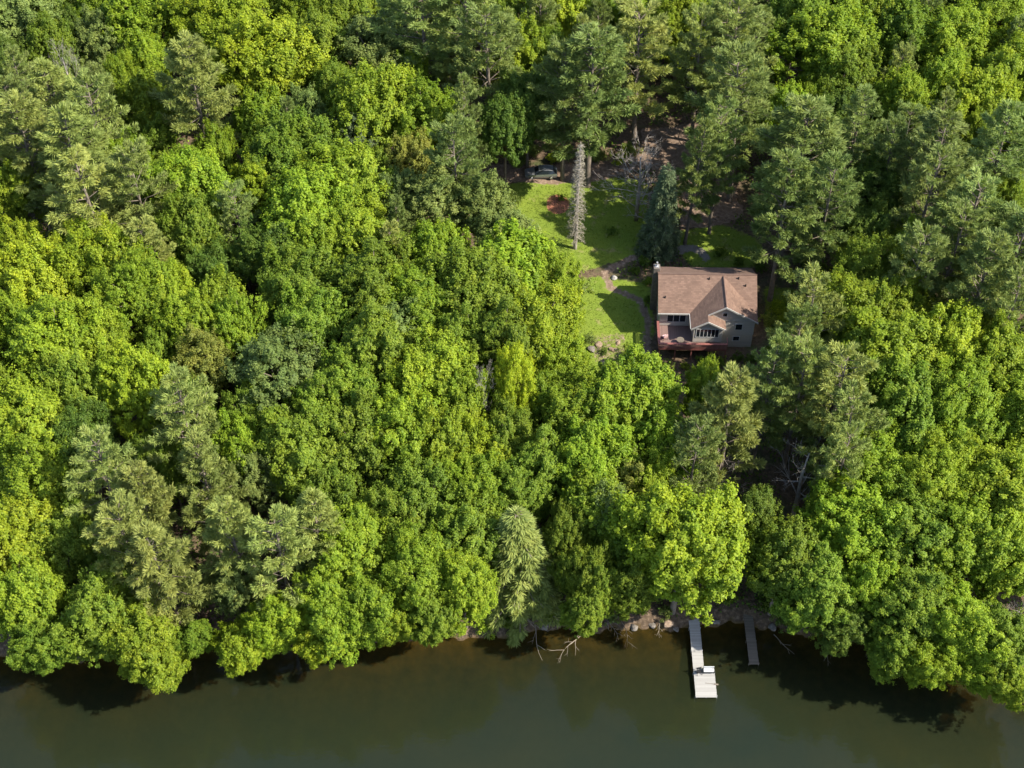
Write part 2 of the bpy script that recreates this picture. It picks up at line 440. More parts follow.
KINDS = {
    'D': [broadleaf_kind(101), broadleaf_kind(102, boughs=76), broadleaf_kind(103, h=17, boughs=56, gap=.2, leaf=(.32, .2)),
          broadleaf_kind(104, h=19, base=.25, boughs=70, wob=1.4), broadleaf_kind(105, h=16, boughs=84, gap=.08),
          broadleaf_kind(106, h=18, boughs=54, gap=.22, leaf=(.31, .2), wob=1.4), broadleaf_kind(107, h=18, base=.22, boughs=70, density=.85),
          broadleaf_kind(108, h=17, boughs=64, density=1.1, upright=.5), broadleaf_kind(109, h=19, boughs=58, gap=.25, wob=1.6), broadleaf_kind(110, h=20, base=.2, boughs=72, upright=.6),
          broadleaf_kind(111, h=17, boughs=70, leaf=(.24, .15), density=.9), broadleaf_kind(112, h=18, boughs=54, density=1.2, wob=1.3)],
    'U': [broadleaf_kind(121, h=18, rad=5, boughs=36, upright=.9, leaf=(.42, .2)), broadleaf_kind(122, h=17, rad=5, boughs=30, upright=1.1, leaf=(.44, .2), gap=.2)],
    'G': [broadleaf_kind(131, h=19, rad=5, boughs=40, density=.75, leaf=(.28, .18), gap=.3), broadleaf_kind(132, h=18, rad=5, boughs=44, density=.7, leaf=(.27, .17), gap=.3)],
    'P': [pine_kind(201), pine_kind(202, base=.28, round_=.42), pine_kind(203, h=25, lev=1.8, round_=.75), pine_kind(204, h=23, rad=5.8, base=.36, dense=.9), pine_kind(205, h=24, base=.22, round_=.8),
          pine_kind(206, h=24, rad=5.8, base=.3, lev=1.9)],
    'S': [pine_kind(211, h=18, rad=3.3, base=.06, droop=.7, conical=.8, needles=8, lev=.7), pine_kind(212, h=17, rad=3.6, base=.08, droop=1.0, conical=.7, needles=8, lev=.7)],
    'X': [pine_kind(221, h=18, rad=1.45, base=.12, droop=.45, conical=.5, dead=True, needles=5, lev=.85, dense=.55)],
    'B': [bare_kind(231), bare_kind(232, spread=.9, nlimb=14), bare_kind(233, spread=.2, nlimb=10, thick=.42), bare_kind(234, spread=.8, nlimb=22, thick=.26, base=.12)],
    'W': [broadleaf_kind(241, h=18, rad=4.0, base=.45, boughs=20, density=.5, leaf=(.26, .17), gap=.35)],
    'H': [shrub_kind(251), shrub_kind(252), shrub_kind(253)],
}
KINDS['W'][0][0].materials[0] = M['bark_birch']
SPEC = {'D': ('broadleaf_tree', 'broadleaf tree', 'trunk', 'crown'), 'U': ('broadleaf_tree', 'feathery broadleaf tree', 'trunk', 'crown'),
        'G': ('broadleaf_tree', 'thin-leaved broadleaf tree', 'trunk', 'crown'),
        'P': ('pine_tree', 'pine', 'trunk', 'crown'), 'S': ('spruce_tree', 'spruce', 'trunk', 'crown'), 'X': ('dead_spruce', 'dead spruce', 'trunk', 'crown'),
        'B': ('bare_tree', 'leafless tree', 'trunk', 'limbs'), 'W': ('birch_tree', 'white-trunked birch', 'trunk', 'crown'),
        'H': ('shrub', 'shrub', 'stems', 'foliage')}
GROUP = {'D': 'broadleaf trees of the wood', 'U': 'broadleaf trees of the wood', 'G': 'broadleaf trees of the wood', 'P': 'pines of the wood', 'S': 'spruces',
         'X': None, 'B': 'leafless grey trees', 'W': 'white birches', 'H': 'shrubs along the clearing and shore'}
TONE = {'yel': ((0.275, 0.350, 0.022), 'yellow-green'), 'lim': ((0.258, 0.340, 0.022), 'bright-green'), 'bri': ((0.232, 0.312, 0.022), 'bright-green'), 'mid': ((0.182, 0.256, 0.024), 'mid-green'),
        'dk': ((0.126, 0.190, 0.026), 'deep-green'), 'gry': ((0.195, 0.248, 0.062), 'grey-green'), 'oli': ((0.240, 0.278, 0.066), 'olive'),
        'blu': ((0.110, 0.150, 0.070), 'blue-green'), 'gold': ((0.33, 0.385, 0.02), 'golden-yellow'), 'rus': ((0.255, 0.285, 0.050), 'rusty-tinged'),
        'dol': ((0.180, 0.228, 0.056), 'dark-olive'), 'bare': ((.2, .2, .2), 'grey')}

made = {}
placed = []          # x, y, radius, kind, tone, px, py, height, object
used_labels = set()

def place(kind, tone, x, y, h, rw, lean=None, variant=None, label=None, cx=None, cy=None, cz=None):
    variants = KINDS[kind]
    vi = random.randrange(len(variants)) if variant is None else variant
    tm, cm, r0, h0 = variants[vi]
    name, cat, tn, cn = SPEC[kind]
    key = (kind, vi)
    if key not in made:
        root = empty(name, (0, 0, 0)); t = link(tn, tm, root); c = link(cn, cm, root)
        made[key] = (root, t, c)
    else:
        r_, t_, c_ = made[key]
        root = r_.copy(); t = t_.copy(); c = c_.copy()
        for o in (root, t, c): COL.objects.link(o)
        t.parent = root; c.parent = root
        for k in list(root.keys()): del root[k]
    z = gz(x, y)
    root.location = (x, y, z)
    s = rw / r0
    root.scale = (s * random.uniform(.86, 1.14), s * random.uniform(.86, 1.14), h / h0)
    q = Quaternion((0, 0, 1), random.uniform(0, 6.283))
    if lean is not None:
        ax = Vector((-lean[1], lean[0], 0)); an = ax.length
        if an > .01: q = Quaternion(ax.normalized(), an) @ q
    else:
        q = Quaternion((random.uniform(-1, 1), random.uniform(-1, 1), 0), random.uniform(0, .05)) @ q
    root.rotation_euler = q.to_euler()
    base, _ = TONE[tone]
    j = random.uniform(.86, 1.14); hj = random.uniform(-.06, .06)
    c.color = (base[0] * j * (1 + hj), base[1] * j, base[2] * j, 1)
    tag(root, None, 'shrub' if kind == 'H' else 'tree', GROUP[kind])
    if cx is None: cx, cy, cz = x, y, z + h * .62
    px, py, _s = proj(cx, cy, cz)
    placed.append(dict(x=x, y=y, r=rw, k=kind, t=tone, px=px, py=py, h=h, o=root, label=label, rp=rw * _s))
    return root

CEN = {'D': .66, 'U': .66, 'G': .66, 'P': .64, 'S': .5, 'X': .5, 'B': .68, 'W': .7, 'H': .5}
def tree_px(kind, px, py, r, tone, h=None, variant=None, label=None):
    """a tree whose crown centre is seen at (px, py) with an apparent radius r"""
    z = 20.0
    for it in range(5):
        x, y = at(px, py, z)
        sc = proj(x, y, z)[2]
        rw = r / sc * (1.12 if kind in 'DUG' else 1.42 if kind == 'P' else 1.04)
        if kind in 'P': hh = h or min(27, 18 + rw * 1.0)
        elif kind in 'DUG': hh = h or min(21, 10 + rw * 1.35)
        elif kind == 'H': hh = h or 1.5 * rw
        else: hh = h or 17
        yb = max(y, float(shore_y(x)) + 1.0)
        z = gz(x, yb) + hh * CEN[kind]
    g = gz(x, yb); lean = None
    if yb > y + .2:
        lean = (0, -min(.75, math.atan2(yb - y, hh * CEN[kind])))
    return place(kind, tone, x, yb, hh, rw, lean, variant, label, x, y, z)

TREES = '''
D 18 22 34 gry;D 52 52 26 mid;G 95 12 22 bri;G 103 45 24 gry;U 140 28 34 bri;D 222 32 46 yel;D 268 62 44 yel;D 180 20 28 yel;P 197 95 38 oli;U 150 68 22 bri;D 122 85 22 bri
U 150 110 28 bri;G 72 88 24 gry;P 55 118 34 oli;P 100 135 36 oli;P 28 152 34 oli;P 70 165 40 oli;D 130 172 26 bri;D 15 195 26 bri;P 95 208 40 oli;P 140 200 28 oli
D 190 195 40 bri;D 188 235 34 mid;G 262 190 28 yel;D 290 160 38 mid;D 308 215 46 bri;D 322 42 34 mid;G 310 118 24 gry;U 258 128 26 bri;D 20 252 28 yel;D 215 160 24 bri;D 335 95 24 mid
D 352 18 34 mid;G 380 58 34 gry;P 425 28 38 dol;P 468 38 34 oli;P 490 62 34 dol;D 520 52 34 bri;D 560 14 36 yel;D 640 18 32 bri;D 605 18 30 mid;P 592 92 42 dol;P 565 95 30 dol;P 462 128 22 dol;D 372 112 42 bri;D 424 122 34 bri
G 355 142 26 blu;G 412 165 24 rus;D 345 188 40 bri;P 458 170 28 dol;G 436 205 32 gry;G 478 212 30 gry;G 508 240 26 gry;G 402 200 26 gry;D 356 240 38 bri;D 528 108 30 dk;D 505 130 26 dk;P 640 62 34 oli;D 680 30 30 bri;P 700 66 26 dol;D 660 14 26 mid;D 540 60 26 mid
D 320 250 36 bri;D 270 262 32 dk;D 490 15 24 mid
P 735 60 34 dol;P 742 110 38 dol;D 828 52 46 bri;D 845 85 32 mid;D 795 20 34 mid;U 905 45 34 mid;D 952 45 38 bri;D 1000 24 36 bri;D 1010 88 34 bri;D 940 92 30 bri;D 968 110 36 yel;D 900 112 34 bri;D 870 20 28 bri
P 800 165 42 dol;P 785 215 32 dol;P 826 210 30 dol;P 855 138 28 gry;P 935 165 42 dol;P 925 205 38 dol;P 1002 160 34 gry;D 1005 212 28 bri;D 985 135 26 bri;D 870 195 32 dk;P 720 150 28 dol;P 694 165 22 dol;D 870 240 26 dk
P 965 235 34 gry;P 890 175 24 dol
D 40 285 44 yel;D 100 268 42 yel;D 140 298 40 bri;D 172 305 30 yel;D 14 330 32 yel;D 58 345 40 bri;U 215 312 26 bri;D 95 335 34 bri;U 190 332 28 bri;D 138 388 42 yel;G 204 366 28 rus;G 278 378 44 gry;D 312 330 34 mid;D 300 290 36 mid;D 240 330 28 bri
D 28 425 44 bri;D 70 395 36 mid;D 38 480 42 bri;P 188 432 34 oli;P 205 488 30 oli;D 172 470 24 mid;D 238 452 30 bri;D 302 458 42 mid;G 262 478 28 gry;P 110 490 36 oli;D 62 500 30 bri;P 142 512 32 oli;D 85 445 32 dk;D 325 415 36 mid;D 255 420 26 mid;D 150 470 24 mid
D 372 292 44 mid;G 398 335 32 gry;D 420 310 36 bri;D 472 296 44 mid;D 436 258 32 bri;U 512 275 38 bri;D 550 284 28 bri;D 538 332 36 yel;D 505 345 38 mid;D 375 350 40 mid;D 432 380 42 bri;D 350 395 38 mid;D 362 445 42 mid;D 402 430 40 bri;D 462 345 32 mid;D 460 400 32 bri
D 445 445 36 bri;G 484 455 30 yel;D 575 420 38 bri;D 628 400 42 bri;D 540 468 34 mid;D 592 465 40 bri;D 655 455 36 bri;U 590 505 34 bri;G 632 490 28 rus;D 475 495 36 bri;D 420 500 38 mid;D 508 440 28 mid;D 556 405 26 bri;D 560 366 24 bri;D 610 435 28 bri
P 812 326 28 oli;P 795 352 20 dol;D 705 396 20 bri;D 656 396 20 bri;P 728 425 36 oli;P 765 395 28 dol;P 835 405 36 oli;P 800 390 28 oli;P 850 440 30 oli;D 852 325 40 bri;D 892 312 30 bri;D 868 275 30 mid;D 905 262 28 bri;D 890 360 46 bri;D 945 352 42 yel;D 992 365 38 bri;P 915 278 28 dol;P 978 290 38 gry;P 950 262 28 dol
D 850 375 32 mid;D 900 412 44 mid;D 958 415 46 bri;D 1010 420 40 bri;D 872 470 42 bri;D 932 480 46 bri;D 995 490 46 bri;P 838 470 28 oli;P 690 470 26 dol;P 1008 260 34 gry;P 1010 320 28 dol
D 22 540 44 yel;D 74 545 36 mid;D 22 600 40 bri;P 128 552 32 oli;P 160 575 38 oli;D 118 590 28 mid;D 100 620 38 mid;D 142 645 36 bri;P 240 545 34 oli;P 282 560 38 oli;G 232 588 26 gry;P 318 545 32 oli;D 165 655 24 bri;D 40 645 28 mid
D 238 648 24 yel;D 278 622 30 yel;D 330 612 36 bri;D 315 640 22 yel;D 190 640 18 mid
D 352 555 40 bri;D 365 610 34 bri;D 418 575 42 bri;D 392 622 24 bri;D 432 615 26 mid;D 464 588 34 bri;S 521 558 43 oli;D 566 540 26 mid;D 600 590 20 mid;D 632 585 22 mid;D 470 535 36 mid;D 395 525 34 mid;D 588 578 24 mid;D 585 610 20 mid;D 325 505 34 mid;D 520 500 30 mid
D 640 540 34 mid;D 648 495 30 bri
D 782 560 38 mid;D 858 530 44 bri;D 912 535 44 mid;D 968 545 44 bri;D 1010 560 34 bri;D 815 590 36 mid;D 868 588 32 bri;D 915 610 38 mid;D 962 628 38 yel;D 940 690 28 yel;D 900 660 28 mid;D 1000 640 32 mid;D 985 690 22 bri;D 1018 690 24 bri;D 845 628 22 dk;D 830 520 30 bri;D 755 520 24 dk
D 45 10 22 bri;D 415 85 20 bri;D 205 5 24 yel;P 535 20 26 dol;D 1015 140 24 bri
'''
for row in TREES.strip().replace('\n', ';').split(';'):
    k, a, b, c, t = row.split(); tree_px(k, float(a), float(b), float(c), t)

tree_px('D', 514, 387, 24, 'gold', h=18, variant=10)
tree_px('D', 682, 545, 60, 'lim', variant=4, label='largest bright-green maple-like crown, hanging over the bank at the white dock')
# single trees that stand out
tree_px('X', 577, 198, 9, 'bare', h=18.5, label='slender grey dead spruce standing alone on the sunny lawn')
tree_px('S', 661, 212, 21, 'blu', h=15.5, variant=0, label='dark blue-green spruce behind the back-left corner of the house')
tree_px('B', 640, 172, 30, 'bare', h=13, variant=3, label='pale leafless tree touching the blue-green spruce behind the house')
tree_px('B', 803, 470, 30, 'bare', h=15, variant=2, label='grey dead tree with thick bare trunk showing between olive pines towards the lake')
tree_px('B', 722, 462, 24, 'bare', h=11, variant=2, label='low leafless tree with arching bare branches under the pine below the house')
tree_px('B', 490, 402, 16, 'bare', h=17, variant=1, label='pale leafless treetop beside the golden-yellow crown in the middle of the wood')
tree_px('B', 1015, 622, 22, 'bare', h=9, variant=0, label='bleached leafless tree beside the water at the edge of the wood beyond the docks')
tree_px('B', 72, 84, 18, 'bare', h=20, variant=1, label='leafless grey treetop poking out of the upper-left wood')
tree_px('B', 310, 376, 14, 'bare', h=14, variant=2, label='small leafless tree in the shade of a grey-green crown far from the house')
tree_px('W', 606, 518, 22, 'gry', h=18, label='white-trunked birch standing behind the eroded lake bank, the taller of two')
tree_px('W', 619, 528, 18, 'mid', h=16, label='white-trunked birch closest to the large bright crown near the white dock')

# ------------------------------------------------------------------ clearing polygons
def inside(poly, x, y):
    x = np.asarray(x, float); y = np.asarray(y, float)
    c = np.zeros(np.broadcast(x, y).shape, bool); n = len(poly)
    for i in range(n):
        x0, y0 = poly[i]; x1, y1 = poly[(i + 1) % n]
        hit = ((y0 > y) != (y1 > y)) & (x < (x1 - x0) * (y - y0) / ((y1 - y0) or 1e-9) + x0)
        c ^= hit
    return c

def polyline_dist(pts, x, y):
    best = np.full(np.shape(x), 1e9)
    for (x0, y0), (x1, y1) in zip(pts, pts[1:]):
        dx, dy = x1 - x0, y1 - y0; t = np.clip(((x - x0) * dx + (y - y0) * dy) / (dx * dx + dy * dy), 0, 1)
        best = np.minimum(best, np.hypot(x - x0 - t * dx, y - y0 - t * dy))
    return best

def wpoly(pp): return [P(a, b)[:2] for a, b in pp]
LAWNS = [wpoly(q) for q in (
    [(490, 185), (520, 182), (600, 176), (648, 182), (650, 250), (612, 262), (585, 272), (560, 268), (530, 240), (505, 220)],
    [(560, 285), (600, 276), (652, 285), (655, 332), (640, 350), (625, 380), (580, 395), (560, 345)],
    [(672, 232), (722, 224), (760, 240), (762, 266), (690, 268)],
    [(765, 285), (800, 290), (805, 330), (766, 345)])]
PATH = wpoly([(664, 253), (634, 257), (604, 272), (611, 288), (640, 300), (648, 320), (647, 352)])
DRIVE = wpoly([(440, 185), (500, 173), (545, 175), (600, 170), (650, 158), (690, 178), (705, 200)])
DIRT = [wpoly(q) for q in ([(680, 165), (725, 160), (745, 215), (720, 226), (680, 228)], [(590, 340), (622, 330), (628, 348), (620, 366), (592, 362)],
                           [(640, 130), (700, 120), (720, 165), (650, 165)])]
PATIO = wpoly([(664, 256), (674, 247), (690, 244), (703, 248), (711, 258), (706, 263), (699, 254), (688, 251), (676, 256), (670, 263)])
MULCH = P(558, 204)

# pixels that stay open to view
OPEN = [(500, 190), (508, 165), (560, 152), (640, 120), (700, 120), (728, 170), (716, 222), (770, 250), (860, 235), (850, 285), (790, 280), (768, 352), (700, 360), (650, 362),
        (630, 380), (588, 390), (570, 345), (572, 310), (560, 270), (515, 222)]
SHOREOPEN = [(505, 590), (560, 610), (600, 590), (640, 585), (690, 600), (750, 590), (790, 640), (790, 768), (505, 768)]

# ------------------------------------------------------------------ fill the wood between the big crowns
n_fill = 0
def seen_share(x, y, g, h, rw):
    """how much of a crown the trees nearer the camera leave open to view"""
    n = c = 0
    for f in (.45, .66, .85, 1.0):
        a, b, s = proj(x, y, g + h * f); m = rw * s * (.85 if f < .9 else .3)
        for o in (-1, 0, 1):
            n += 1; aa = a + o * m
            for t in placed:
                if t['y'] < y and (aa - t['px']) ** 2 + ((b - t['py']) * 1.0) ** 2 < (t['rp'] * .92) ** 2: c += 1; break
    return 1 - c / n
cells = RNG.uniform(size=(5200, 2))
for u, v in cells:
    y = 94 + v * 150; x = (u - .5) * 2 * (58 + (y - 94) * .38 + 14)
    d = y - float(shore_y(x))
    if d < 2.0: continue
    rw = random.uniform(2.6, 4.6); kind = random.choice('DDDDUGPP')
    ok = True
    for t in placed:
        q = math.hypot(t['x'] - x, t['y'] - y)
        if q < .66 * (t['r'] + rw): ok = False; break
    if not ok: continue
    h = 8.5 + rw * 1.6 if kind in 'DUG' else 14 + rw * 1.2
    g = gz(x, y); hidden = False
    for f in (.0, .3, .66, 1.0):
        a, b, s = proj(x, y, g + h * f)
        m = rw * s * (.5 if f in (0, 1.0) else .95)
        for ox, oy in ((0, 0), (m, 0), (-m, 0), (0, m), (0, -m)):
            if inside(OPEN, a + ox, b + oy) or inside(SHOREOPEN, a + ox, b + oy): hidden = True
    if hidden: continue
    a, b, s = proj(x, y, g + h * .66)
    if not (-45 < a < 1090 and -60 < b < 720): continue
    if seen_share(x, y, g, h, rw) < .22: continue
    if inside([(690, 110), (900, 150), (900, 290), (780, 290), (690, 230)], a, b): continue
    tone = random.choice(['mid', 'mid', 'dk', 'bri']) if kind in 'DUG' else random.choice(['dol', 'oli'])
    place(kind, tone, x, y, h, rw); n_fill += 1

# shrubs at the clearing edge, the house front and the bank
for px, py, r, t in [(776, 305, 8, 'yel'), (785, 318, 9, 'yel'), (770, 322, 7, 'rus'), (782, 334, 8, 'bri'), (768, 352, 7, 'mid'), (754, 357, 6, 'dk'), (738, 359, 6, 'dk'),
                     (722, 362, 6, 'mid'), (703, 362, 6, 'dk'), (686, 366, 5, 'mid'), (668, 365, 5, 'gry'), (650, 366, 6, 'bri'), (630, 356, 8, 'mid'), (640, 372, 9, 'bri'),
                     (622, 376, 8, 'yel'), (604, 388, 9, 'yel'), (582, 372, 8, 'bri'), (576, 356, 8, 'mid'), (582, 288, 9, 'gry'), (572, 300, 8, 'bri'), (576, 318, 8, 'yel'),
                     (566, 280, 8, 'mid'), (612, 232, 5, 'dk'), (540, 258, 7, 'mid'), (512, 200, 7, 'gry'), (520, 162, 7, 'gry'), (556, 158, 7, 'yel'), (562, 150, 8, 'gry'),
                     (534, 152, 8, 'gry'), (598, 158, 8, 'gry'), (620, 160, 8, 'yel'), (632, 150, 8, 'gry'), (562, 198, 4, 'mid'), (604, 352, 4, 'dk'), (590, 340, 5, 'gry'),
                     (644, 262, 6, 'dk'), (636, 270, 5, 'dk'), (648, 280, 5, 'mid'), (648, 300, 5, 'dk'), (720, 252, 6, 'dk'), (740, 262, 6, 'dk'), (760, 268, 6, 'dk'),
                     (548, 610, 10, 'mid'), (596, 606, 9, 'mid'), (575, 622, 8, 'dk'), (640, 604, 10, 'mid'), (655, 592, 10, 'mid'), (625, 590, 10, 'dk'), (770, 606, 10, 'dk'),
                     (785, 625, 9, 'dk'), (760, 590, 10, 'dk'), (728, 600, 8, 'mid'), (820, 640, 10, 'mid'), (455, 628, 8, 'mid'), (485, 625, 8, 'bri'), (352, 642, 8, 'mid'),
                     (665, 612, 7, 'gry'), (612, 618, 6, 'gry'), (508, 622, 7, 'mid'), (200, 655, 9, 'dk'), (880, 664, 9, 'dk'), (712, 372, 7, 'mid'), (820, 270, 8, 'dk'), (800, 262, 7, 'dk')]:
    tree_px('H', px, py, r, t)

# labels for the wood
MARKS = [('brown-roofed house', 707, 308, .6), ('white dock', 702, 660, 1.0), ('silver car', 541, 171, 1.0), ('dead grey spruce', 577, 198, 1.0)]
def num(v):
    s = ('%.2f' % v).rstrip('0').rstrip('.'); return s
def wood_label(t, step):
    _, tone = TONE[t['t']]; kind = SPEC[t['k']][1]
    size = ('broad' if t['rp'] > 40 else 'middling' if t['rp'] > 29 else 'slim') if t['k'] != 'H' else ('low' if t['rp'] < 7.5 else 'bushy')
    m = min(MARKS, key=lambda q: math.hypot(t['px'] - q[1], t['py'] - q[2]) * q[3])
    dx = round((t['px'] - m[1]) / 100 / step) * step; dy = round((t['py'] - m[2]) / 100 / step) * step
    w = []
    if dx: w.append(num(abs(dx)) + ' house-widths ' + ('left' if dx < 0 else 'right'))
    if dy: w.append(num(abs(dy)) + (' house-widths ' if not dx else ' ') + ('above' if dy < 0 else 'below'))
    pos = ' and '.join(w)
    if not pos: return '%s %s %s right beside the %s' % (size, tone, kind, m[0])
    if not dy: pos += ' of'
    return '%s %s %s %s the %s' % (size, tone, kind, pos, m[0])
for t in placed:
    if t['label']: used_labels.add(t['label'])
for t in placed:
    if not t['label']:
        for step in (.5, .25, .1, .05):
            l = wood_label(t, step)
            if l not in used_labels: break
        t['label'] = l; used_labels.add(l)
    t['o']['label'] = t['label']

# ------------------------------------------------------------------ ground
def axis(lo, hi, step, far_lo, far_hi):
    a = list(np.arange(lo, hi + 1e-6, step)); s = step; v = lo; pre = []
    while v > far_lo: s *= 1.35; v -= s; pre.append(v)
    s = step; v = hi; post = []
    while v < far_hi: s *= 1.35; v += s; post.append(v)
    return np.array(pre[::-1] + a + post)
gx = axis(-92, 92, .55, -900, 900); gy = axis(70, 235, .5, -700, 1500)
X, Y = np.meshgrid(gx, gy); Z = ground_z(X, Y)
nx, ny = len(gx), len(gy)
fine = RNG.normal(0, .035, Z.shape); Z = Z + fine * ((Y > 90) & (Y < 235))
idx = np.arange(nx * ny).reshape(ny, nx)
F = np.stack([idx[:-1, :-1], idx[:-1, 1:], idx[1:, 1:], idx[1:, :-1]], -1).reshape(-1, 4)
lawn = np.zeros(X.shape)
for q in LAWNS: lawn = np.maximum(lawn, inside(q, X, Y))
dirt = np.clip((2.6 - polyline_dist(DRIVE, X, Y)) / 1.2, 0, 1)
dirt = np.maximum(dirt, np.clip((.85 - polyline_dist(PATH, X, Y)) / .7, 0, .75))
for q, k_ in zip(DIRT, (.8, .48, .8)): dirt = np.maximum(dirt, inside(q, X, Y) * k_)
patio = inside(PATIO, X, Y).astype(float)
mulch = np.clip((2.0 - np.hypot(X - MULCH[0], (Y - MULCH[1]) * .8)) / .7, 0, 1)
def blur(a, n):
    for _ in range(n):
        b = a.copy(); b[1:-1, 1:-1] = (a[1:-1, 1:-1] * 2 + a[:-2, 1:-1] + a[2:, 1:-1] + a[1:-1, :-2] + a[1:-1, 2:]) / 6; a = b
    return a
lawn = blur(lawn, 5); patio = blur(patio, 1)
D_ = Y - shore_y(X)
bank = np.clip(1 - np.abs(D_ - 2.0) / 5.5, 0, 1)

gm, nt, bs = mat('forest_ground')
def attr(nt, n):
    a = nt.nodes.new('ShaderNodeAttribute'); a.attribute_name = n; return a.outputs['Fac']
n1 = noise(nt, .35, 6); n2 = noise(nt, 2.2, 6); n3 = noise(nt, 9, 4)
def edge(a): return mth(nt, 'MULTIPLY', mth(nt, 'SUBTRACT', mth(nt, 'ADD', attr(nt, a), mth(nt, 'MULTIPLY', mth(nt, 'SUBTRACT', n2, .5), .9)), .38), 4.5, True)
litter = ramp(nt, n2, [(.25, (.045, .034, .022)), (.5, (.10, .07, .045)), (.75, (.165, .115, .075))])
litter = mixc(nt, mth(nt, 'MULTIPLY', mth(nt, 'SUBTRACT', n1, .5), 3.5, True), litter, (.045, .075, .018))
c = litter
bankc = ramp(nt, n2, [(.25, (.035, .025, .017)), (.52, (.085, .06, .04)), (.8, (.22, .16, .11))])
c = mixc(nt, edge('bank'), c, bankc)
grass = mixc(nt, n1, (.11, .175, .022), (.20, .245, .03)); grass = mixc(nt, mth(nt, 'MULTIPLY', n3, .45), grass, (.07, .10, .016))
grass = mixc(nt, mth(nt, 'MULTIPLY', mth(nt, 'SUBTRACT', noise(nt, .55, 5), .56), 5.0, True), grass, (.24, .20, .09))
c = mixc(nt, edge('lawn'), c, grass)
dirtc = ramp(nt, n2, [(.25, (.10, .068, .048)), (.55, (.19, .135, .098)), (.8, (.36, .28, .21))])
c = mixc(nt, edge('dirt'), c, dirtc)
c = mixc(nt, edge('mulch'), c, (.27, .115, .07))
c = mixc(nt, edge('patio'), c, ramp(nt, n3, [(.3, (.13, .115, .10)), (.7, (.22, .20, .175))]))
bedc = ramp(nt, noise(nt, .8, 5), [(.3, (.05, .036, .014)), (.7, (.13, .085, .03))])
c = mixc(nt, attr(nt, 'bed'), c, bedc)
nt.links.new(c, bs.inputs['Base Color']); bs.inputs['Roughness'].default_value = .95; bs.inputs['Specular IOR Level'].default_value = .15
bump(nt, bs, mth(nt, 'ADD', n2, mth(nt, 'MULTIPLY', n3, .4)), .7, .12)
gme = mesh_from('ground', np.stack([X, Y, Z], -1).reshape(-1, 3), F, gm, smooth=True)
for nme, a in dict(lawn=lawn, dirt=dirt, patio=patio, mulch=mulch, bank=bank, bed=(D_ < 0).astype(float)).items():
    at_ = gme.attributes.new(nme, 'FLOAT', 'POINT'); at_.data.foreach_set('value', a.astype(np.float32).ravel())
tag(link('ground', gme), kind='structure')

# ------------------------------------------------------------------ water
wx = axis(-92, 92, 1.2, -900, 900); wy = axis(66, 99, .6, -700, 99)
WX, WY = np.meshgrid(wx, wy)
wi = np.arange(len(wx) * len(wy)).reshape(len(wy), len(wx))
WF = np.stack([wi[:-1, :-1], wi[:-1, 1:], wi[1:, 1:], wi[1:, :-1]], -1).reshape(-1, 4)
wm, nt, bs = mat('lake_water')
depth = np.clip(-ground_z(WX, WY), 0, 10)
bs.inputs['Roughness'].default_value = .06; bs.inputs['IOR'].default_value = 1.33
murk = ramp(nt, noise(nt, .06, 4), [(.3, (.0110, .0170, .0090)), (.7, (.0175, .0205, .0085))])
nt.links.new(murk, bs.inputs['Base Color'])
wv = nt.nodes.new('ShaderNodeTexNoise'); tc = nt.nodes.new('ShaderNodeTexCoord'); mp = nt.nodes.new('ShaderNodeMapping')
mp.inputs['Scale'].default_value = (.7, 1.3, 1); nt.links.new(tc.outputs['Object'], mp.inputs['Vector']); nt.links.new(mp.outputs[0], wv.inputs['Vector'])
wv.inputs['Scale'].default_value = 1.6; wv.inputs['Detail'].default_value = 3
bump(nt, bs, wv.outputs['Fac'], .3, .05)
tr = nt.nodes.new('ShaderNodeBsdfTransparent'); tr.inputs['Color'].default_value = (.62, .58, .36, 1)
mx = nt.nodes.new('ShaderNodeMixShader')
nt.links.new(attr(nt, 'clear'), mx.inputs[0]); nt.links.new(bs.outputs[0], mx.inputs[1]); nt.links.new(tr.outputs[0], mx.inputs[2])
nt.links.new(mx.outputs[0], nt.nodes['Material Output'].inputs['Surface'])
wme = mesh_from('lake_water', np.stack([WX, WY, np.zeros_like(WX)], -1).reshape(-1, 3), WF, wm, smooth=True)
a = wme.attributes.new('clear', 'FLOAT', 'POINT'); a.data.foreach_set('value', (.85 * np.exp(-depth / 1.3)).astype(np.float32).ravel())
tag(link('lake_water', wme), kind='structure')

# ------------------------------------------------------------------ ground cover (stuff)
def scatter(n, test, name, material, size, zr, color, up=.5):
    y = RNG.uniform(94, 236, n); x = RNG.uniform(-1, 1, n) * (70 + (y - 94) * .38)
    k = test(x, y); x = x[k]; y = y[k]
    z = ground_z(x, y) + RNG.uniform(zr[0], zr[1], len(x)) ** 1.0
    C = np.stack([x, y, z], 1)
    N = RNG.normal(size=(len(x), 3)) * .6 + np.array([0, 0, up])
    v, f = leaf_cloud(C, N, size[0], size[1], RNG)
    o = link(name, mesh_from(name, v, f, material, np.clip(RNG.normal(.5, .2, len(x)), 0, 1)))
    o.color = (*color, 1); tag(o, kind='stuff'); return o

